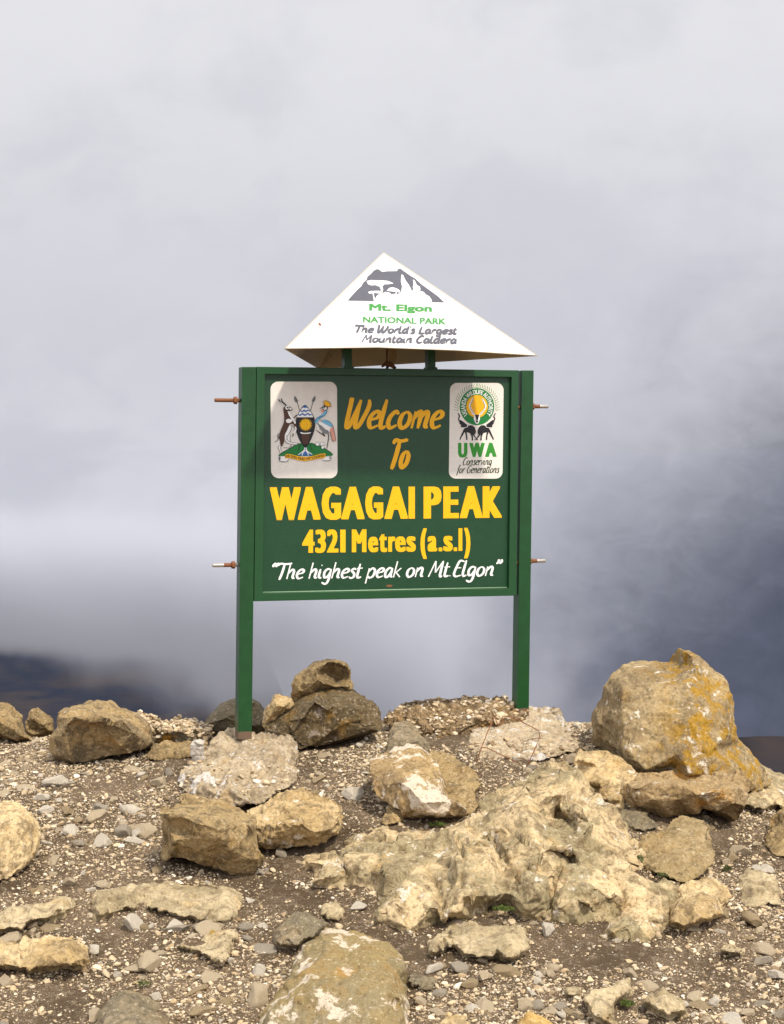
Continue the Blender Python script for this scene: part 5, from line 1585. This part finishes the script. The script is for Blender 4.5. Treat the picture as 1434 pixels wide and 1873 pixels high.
# stones one can pick out in the photograph: pixel, half width in pixels, colour, label
PICK = [(548, 1101 + 435, 0, 0, '')][:0] + [
    (190, 1534, 26, 1, 'widest white stone in the gravel below the rubble at the left'),
    (248, 1519, 17, 1, 'bright white stone above the long flat slab at the left'),
    (289, 1587, 12, 3, 'small tan stone under the left corner of the blocky brown rock'),
    (127, 1608, 19, 0, 'cream stone left of the long flat slab'),
    (191, 1611, 16, 0, 'cream stone just above the long flat slab'),
    (318, 1688, 21, 1, 'white stone in front of the long flat slab'),
    (240, 1671, 9, 1, 'small white stone touching the front edge of the long flat slab'),
    (452, 1690, 18, 2, 'grey speckled stone right of the long flat slab'),
    (450, 1709, 13, 2, 'blue grey pebble below the speckled stone'),
    (172, 1731, 19, 1, 'white stone right of the thick cream slab'),
    (184, 1752, 7, 1, 'tiny white stone beside the tip of the thick cream slab'),
    (420, 1754, 11, 1, 'white stone at the point of the three-cornered slab'),
    (359, 1781, 10, 0, 'round pale pebble below the three-cornered slab'),
    (476, 1591, 13, 2, 'blue grey pebble right of the blocky brown rock'),
    (512, 1561, 17, 2, 'dark stone in the shade under the cream pitted rock'),
    (403, 1857, 8, 1, 'square white pebble left of the large foreground slab'),
    (366, 1840, 14, 2, 'flat grey stone left of the large foreground slab'),
    (671, 1600, 12, 1, 'white chip lying on the smooth olive grey slab'),
    (792, 1768, 20, 1, 'whitish stone right of the large foreground slab'),
    (800, 1812, 17, 2, 'dark tilted stone right of the large foreground slab'),
    (845, 1767, 22, 2, 'long grey stone below the curved cream slab'),
    (985, 1777, 13, 1, 'white pebble in a row of pale stones at the lower right, upper one'),
    (982, 1789, 12, 1, 'white pebble in a row of pale stones at the lower right, lower one'),
    (1008, 1777, 11, 0, 'cream pebble at the right end of the row of pale stones'),
    (958, 1837, 21, 0, 'long cream stone near the bottom edge, left of the two-horned rock'),
    (1028, 1833, 15, 2, 'brown grey stone below the small oval stone'),
    (1002, 1697, 20, 1, 'white stone below the broad grey bedrock slab'),
    (1128, 1707, 9, 1, 'white stone standing on the ragged bedrock apron'),
    (1227, 1741, 6, 1, 'tiny upright white stone in the gravel at the right'),
    (1316, 1698, 11, 1, 'white stone right of the ragged bedrock apron'),
    (1393, 1751, 21, 2, 'grey stone near the right picture edge'),
    (1424, 1781, 20, 1, 'white stone cut by the right picture edge'),
    (1394, 1829, 19, 2, 'grey brown stone near the lower right corner'),
    (1252, 1830, 14, 1, 'pale stone touching the rounded tan rock'),
    (1306, 1826, 17, 1, 'flat white stone between the rounded tan rock and the right edge'),
    (1320, 1554, 10, 0, 'round pale pebble right of the humped rock'),
    (1352, 1548, 22, 0, 'flat cream stone right of the humped rock'),
    (1382, 1540, 11, 0, 'small cream stone in the dark soil near the right edge'),
    (943, 1385, 10, 1, 'white triangular stone at the foot of the right concrete block'),
    (970, 1398, 12, 2, 'grey stone below the leg of the bent wire'),
    (597, 1376, 17, 0, 'pale sliver of stone at the foot of the dark lichened rock'),
    (575, 1447, 12, 3, 'olive stone behind the cream pitted rock'),
    (257, 1411, 13, 1, 'white stone below the flat brown stone'),
    (292, 1424, 21, 0, 'flat pale stone left of the left concrete block'),
    (310, 1408, 15, 2, 'grey brown stone left of the left concrete block'),
    (388, 1697, 11, 3, 'small yellow stone above the three-cornered slab'),
]
YEL = rock_mat('yellow_stone', (0.70, 0.46, 0.10), (0.58, 0.36, 0.08), (0.4, 0.25, 0.08), 0.1, scale=2.0)
used = []
for (px, py, hw, j, lab) in PICK:
    d = ground_hit(px, py + hw * 0.25)
    s = hw / F * d * 0.98
    o = stone((px - CX) / F * d, d, s, int(srng.integers(0, 12)), j, srng.uniform(-.5, .5) + (math.pi if srng.random() < .5 else 0), (srng.normal(0, .15), srng.normal(0, .15)), lab, lift=0.30 if 'chip' not in lab else 0.9)
    used.append((px, py))
    if 'yellow stone above' in lab:
        o.data = o.data.copy(); o.data.materials[0] = YEL
nst = 0
xs, ds = scatter(700, srng)
for x, d in zip(xs, ds):
    if nst >= 200: break
    px = CX + F * x / d; py = CY + F * (EYE - float(ground_z(x, d))) / d
    if not (-10 < px < 1444 and py < 1885): continue
    if any(in_poly(np.array([px]), np.array([py]), p)[0] for p in ROCK_POLY): continue
    s = 0.0135 * (1 - srng.random() * 0.90) ** -0.66
    if py < 1480: s *= 0.95
    j = int(srng.choice(4, p=[.40, .34, .10, .16]))
    stone(float(x), float(d), float(s), int(srng.integers(0, 12)), j, srng.uniform(0, 6.28), (srng.normal(0, .22), srng.normal(0, .22)), LBL[j], 'scattered %s stones' % ('cream', 'whitish', 'grey', 'tan')[j], lift=float(srng.uniform(-0.15, 0.3)))
    nst += 1

# flat stones half sunk in the grit
FL = ['flat cream stone half sunk in the grit', 'flat whitish stone half sunk in the grit', 'flat grey stone half sunk in the grit', 'flat tan stone half sunk in the grit']
nst = 0
for x, d in zip(*scatter(260, srng)):
    if nst >= 38: break
    px = CX + F * x / d; py = CY + F * (EYE - float(ground_z(x, d))) / d
    if not (-10 < px < 1444 and 1380 < py < 1880) or any(in_poly(np.array([px]), np.array([py]), p)[0] for p in ROCK_POLY): continue
    s = float(srng.uniform(0.026, 0.055)); j = int(srng.choice(4, p=[.40, .12, .08, .40]))
    o = stone(float(x), float(d), s, int(srng.integers(0, 12)), j, srng.uniform(0, 6.28), (srng.normal(0, .08), srng.normal(0, .08)), FL[j], 'flat %s stones sunk in the grit' % ('cream', 'whitish', 'grey', 'tan')[j], lift=0.02)
    o.scale = (s, s * float(srng.uniform(.7, 1.1)), s * 0.55)
    nst += 1

# ------------------------------------------------------------------ bent wire leaning on the right concrete block
def wire(pts, r=0.0019):
    P = [Vector(px_ray(x, y, dd)) for x, y, dd in pts]
    return tube(P, r, 8)


WIRE = RUST
base = px_ray(918, 1395, 5.9)
wr = obj('bent_wire', None, label='rusty bent wire frame leaning on the right concrete block', cat='wire')
wr.location = base


def local(me):
    for v in me.vertices: v.co -= Vector(base)
    return me


hk = catmull([(905.5, 1309, 6.0), (907.5, 1318, 5.97), (911, 1325, 5.96), (915, 1326, 5.96), (918, 1320, 5.97), (919, 1310, 5.99)], 4)
obj('main_wire', local(wire([(871, 1395, 5.86), (882, 1364, 5.9), (893, 1336, 5.95), (905.5, 1309, 6.0)] + [tuple(h) for h in hk[1:]] + [(930, 1310.5, 5.99), (948, 1317, 5.97), (968, 1327, 5.95), (986, 1337, 5.94), (987, 1349, 5.93), (981, 1364, 5.92), (973, 1382, 5.9), (965, 1399, 5.88)])), WIRE, wr)
obj('cross_wire', local(wire([(879, 1368, 5.89), (886, 1367, 5.9), (893, 1369, 5.9), (920, 1382, 5.88), (948, 1395, 5.86)], 0.0017)), WIRE, wr)
obj('wire_end', local(wire([(970, 1352, 5.93), (986, 1350, 5.93), (993, 1350.5, 5.93)], 0.0014)), WIRE, wr)

# ------------------------------------------------------------------ moss and small plants
MOSS, t_, s_, o_m = mat('moss')
tcn = t_.n('ShaderNodeTexCoord')
t_.put(s_.inputs['Base Color'], t_.mix(t_.noise(tcn.outputs['Object'], 60, 5, 0.6), (0.035, 0.06, 0.008), (0.11, 0.14, 0.02)))
s_.inputs['Roughness'].default_value = 0.95


def tuft(px, py, w, h, n, label, d=None, up=0.02, mt=MOSS, blade=0.006, name='moss_tuft', cat='moss', dark=None):
    """a pad of short leaves"""
    rng = np.random.default_rng(int(px * 7 + py))
    d = ground_hit(px, py, d or 0.0)
    c = px_ray(px, py, d)
    vs, fs = [], []
    for i in range(n):
        a = rng.uniform(0, 6.28); rr = math.sqrt(rng.random())
        p = np.array([math.cos(a) * rr * w / F * d, math.sin(a) * rr * h / F * d * 1.2, 0])
        L = blade * rng.uniform(.6, 1.5)
        dirv = rng.normal(size=3); dirv[2] = abs(dirv[2]) + .5; dirv /= np.linalg.norm(dirv)
        sd = np.cross(dirv, rng.normal(size=3)); sd /= np.linalg.norm(sd)
        p[2] = up * (1 - rr * rr) * rng.uniform(.2, 1)
        b = len(vs)
        vs += [p - sd * L * .22, p + sd * L * .22, p + dirv * L * .6 + sd * L * .3, p + dirv * L, p + dirv * L * .6 - sd * L * .3]
        fs.append((b, b + 1, b + 2, b + 3, b + 4))
    o = obj(name, new_mesh(name, vs, fs), mt, label=label, cat=cat, group='moss and small plants')
    o.location = c
    return o


GRN, t_, s_, o_m = mat('small_plant_leaves')
tcn = t_.n('ShaderNodeTexCoord')
t_.put(s_.inputs['Base Color'], t_.mix(t_.noise(tcn.outputs['Object'], 90, 4, 0.6), (0.06, 0.075, 0.018), (0.15, 0.16, 0.05)))
s_.inputs['Roughness'].default_value = 0.8
tuft(1024, 1566, 25, 9, 420, 'dark green moss pad in the hollow of the pitted outcrop', d=.05, up=.018)
tuft(1030, 1506, 10, 6, 160, 'dark moss inside the upper hollow of the pitted outcrop', d=.06, up=.012)
tuft(893, 1643, 7, 9, 120, 'green moss in a notch of the cream bedrock shoulder', d=.03, up=.015)
tuft(920, 1664, 20, 7, 260, 'brown green moss in the crack below the bedrock shoulder', d=.022, up=.008)
tuft(1171, 1572, 4, 14, 120, 'light green moss strip on the left edge of the humped rock', d=.06, up=.012, mt=GRN)
tuft(1212, 1603, 10, 4, 120, 'moss at the foot of the humped rock', d=.02, up=.008, mt=GRN)
tuft(1330, 1592, 8, 5, 120, 'tiny bright green plant in the soil right of the humped rock', up=.015, mt=GRN, name='small_plant', cat='plant')
tuft(262, 1800, 14, 9, 110, 'sparse tiny green plant in the gravel at the lower left', up=.006, mt=GRN, blade=.005, name='small_plant', cat='plant')
tuft(1147, 1838, 12, 9, 200, 'brown moss in the notch of the two-horned rock', up=.01)
tuft(800, 1510, 16, 7, 200, 'dark moss in the shade under the white-blotched rock', d=.0, up=.012)
# ------------------------------------------------------------------ far slopes of the caldera
HILLM, t_, s_, o_m = mat('dark_moorland')
tcn = t_.n('ShaderNodeTexCoord')
mp = t_.n('ShaderNodeMapping'); t_.link(tcn.outputs['Object'], mp.inputs[0]); mp.inputs['Scale'].default_value = (1.0, 1.0, 3.0)
n1 = t_.noise(mp.outputs[0], 0.0035, 8, 0.62, 0.8)
n2 = t_.noise(mp.outputs[0], 0.03, 6, 0.65)
c = t_.mix(t_.ramp(n1, 0.38, 0.62), (0.006, 0.009, 0.018), (0.032, 0.023, 0.018))
c = t_.mix(t_.m('MULTIPLY', t_.ramp(n2, 0.5, 0.7), 0.5), c, (0.03, 0.027, 0.022))
t_.put(s_.inputs['Base Color'], c)
s_.inputs['Roughness'].default_value = 1.0
s_.inputs['Specular IOR Level'].default_value = 0.0


def hill(name, label, x0, x1, y0, y1, nx, ny, fz):
    hx = np.linspace(x0, x1, nx); hy = np.linspace(y0, y1, ny)
    A, B = np.meshgrid(hx, hy)
    Zh = fz(A.ravel(), B.ravel())
    me = bpy.data.meshes.new(name)
    ii = np.arange(nx * ny).reshape(ny, nx)
    qq = np.stack([ii[:-1, :-1], ii[:-1, 1:], ii[1:, 1:], ii[1:, :-1]], -1).reshape(-1, 4)
    fast_mesh(me, np.stack([A.ravel(), B.ravel(), Zh], 1), qq)
    smooth(me)
    return obj(name, me, HILLM, label=label, kind='structure')


def fn_hills(x, y):
    P = np.stack([x, y, np.zeros_like(x)], 1)
    a = x / np.maximum(y, 1) * F + CX            # bearing, as the photo column it falls in
    z = -800 + fbm(P * 0.0012, 5, 0.5) * 35
    left = np.clip((640 - a) / 200, 0, 1); left = left * left * (3 - 2 * left)
    z = z + left * (308 + np.clip((y - 1400) / 1500, 0, 1) * 110)
    right = np.clip((a - 1290) / 60, 0, 1); right = right * right * (3 - 2 * right)
    z = z + right * np.exp(-((y - 1500) / 320) ** 2) * 548
    return EYE + z


hills = hill('hills', 'dark moorland slopes far below the summit', -1900, 1900, 60, 3600, 220, 200, lambda x, y: np.where(y < 700, np.minimum(fn_hills(x, y), -8 - 0.62 * y), fn_hills(x, y)))

# ------------------------------------------------------------------ cloud drifting over the slopes, and the air
CLOUD = bpy.data.materials.new('drifting_cloud')
CLOUD.use_nodes = True
t_ = NT(CLOUD.node_tree)
o_m = t_.n('ShaderNodeOutputMaterial')
v_ = t_.n('ShaderNodeVolumePrincipled')
v_.inputs['Color'].default_value = (0.72, 0.73, 0.785, 1)
v_.inputs['Anisotropy'].default_value = 0.1
t_.link(v_.outputs[0], o_m.inputs['Volume'])
tcn = t_.n('ShaderNodeTexCoord')
V = tcn.outputs['Object']
sp = t_.n('ShaderNodeSeparateXYZ'); t_.link(V, sp.inputs[0])
n1 = t_.noise(V, 0.0075, 5, 0.55, 0.4)
# the bank lies above a line that sinks to the right, and thins out at its top and its ends
line = t_.m('ADD', 9.0, t_.m('MULTIPLY', t_.m('ADD', sp.outputs[0], 130.0), -0.25))
f1 = t_.m('ADD', t_.m('DIVIDE', t_.m('SUBTRACT', t_.m('SUBTRACT', sp.outputs[2], 10.0), line), 45.0), t_.m('MULTIPLY', t_.m('SUBTRACT', n1, 0.5), 3.4))
f1 = t_.m('ADD', f1, t_.ramp(sp.outputs[2], 4.0, 26.0, 0.0, 0.95))
dens = t_.ramp(f1, -0.25, 0.9)
dens = t_.m('MULTIPLY', dens, t_.ramp(t_.m('ADD', sp.outputs[2], t_.m('MULTIPLY', t_.m('SUBTRACT', n1, 0.5), 110.0)), 112.0, 12.0))
dens = t_.m('MULTIPLY', dens, t_.ramp(t_.m('ADD', sp.outputs[0], t_.m('MULTIPLY', t_.m('SUBTRACT', n1, 0.5), 420.0)), 285.0, -30.0))
t_.put(v_.inputs['Density'], t_.m('MULTIPLY', dens, 0.048))


def box_mesh(name, x0, x1, y0, y1, z0, z1):
    bm = bmesh.new()
    bmesh.ops.create_cube(bm, size=1.0)
    for v in bm.verts:
        v.co = Vector(((x0 + x1) / 2 + v.co.x * (x1 - x0), (y0 + y1) / 2 + v.co.y * (y1 - y0), (z0 + z1) / 2 + v.co.z * (z1 - z0)))
    return bm_mesh(name, bm)


cb = obj('cloud_bank', box_mesh('cloud_bank', -340, 380, -90, 90, -130, 160), CLOUD, label='pale cloud drifting over the dark slopes', kind='stuff')
cb.location = (-130, 1150, EYE - 145)
HAZE = bpy.data.materials.new('haze')
HAZE.use_nodes = True
t_ = NT(HAZE.node_tree)
o_m = t_.n('ShaderNodeOutputMaterial')
v_ = t_.n('ShaderNodeVolumePrincipled')
v_.inputs['Color'].default_value = (0.45, 0.50, 0.66, 1)
v_.inputs['Density'].default_value = 0.00003
t_.link(v_.outputs[0], o_m.inputs['Volume'])
obj('haze', box_mesh('haze', -2000, 2000, -60, 3700, -620, 6), HAZE, label='thin mountain haze', kind='stuff')
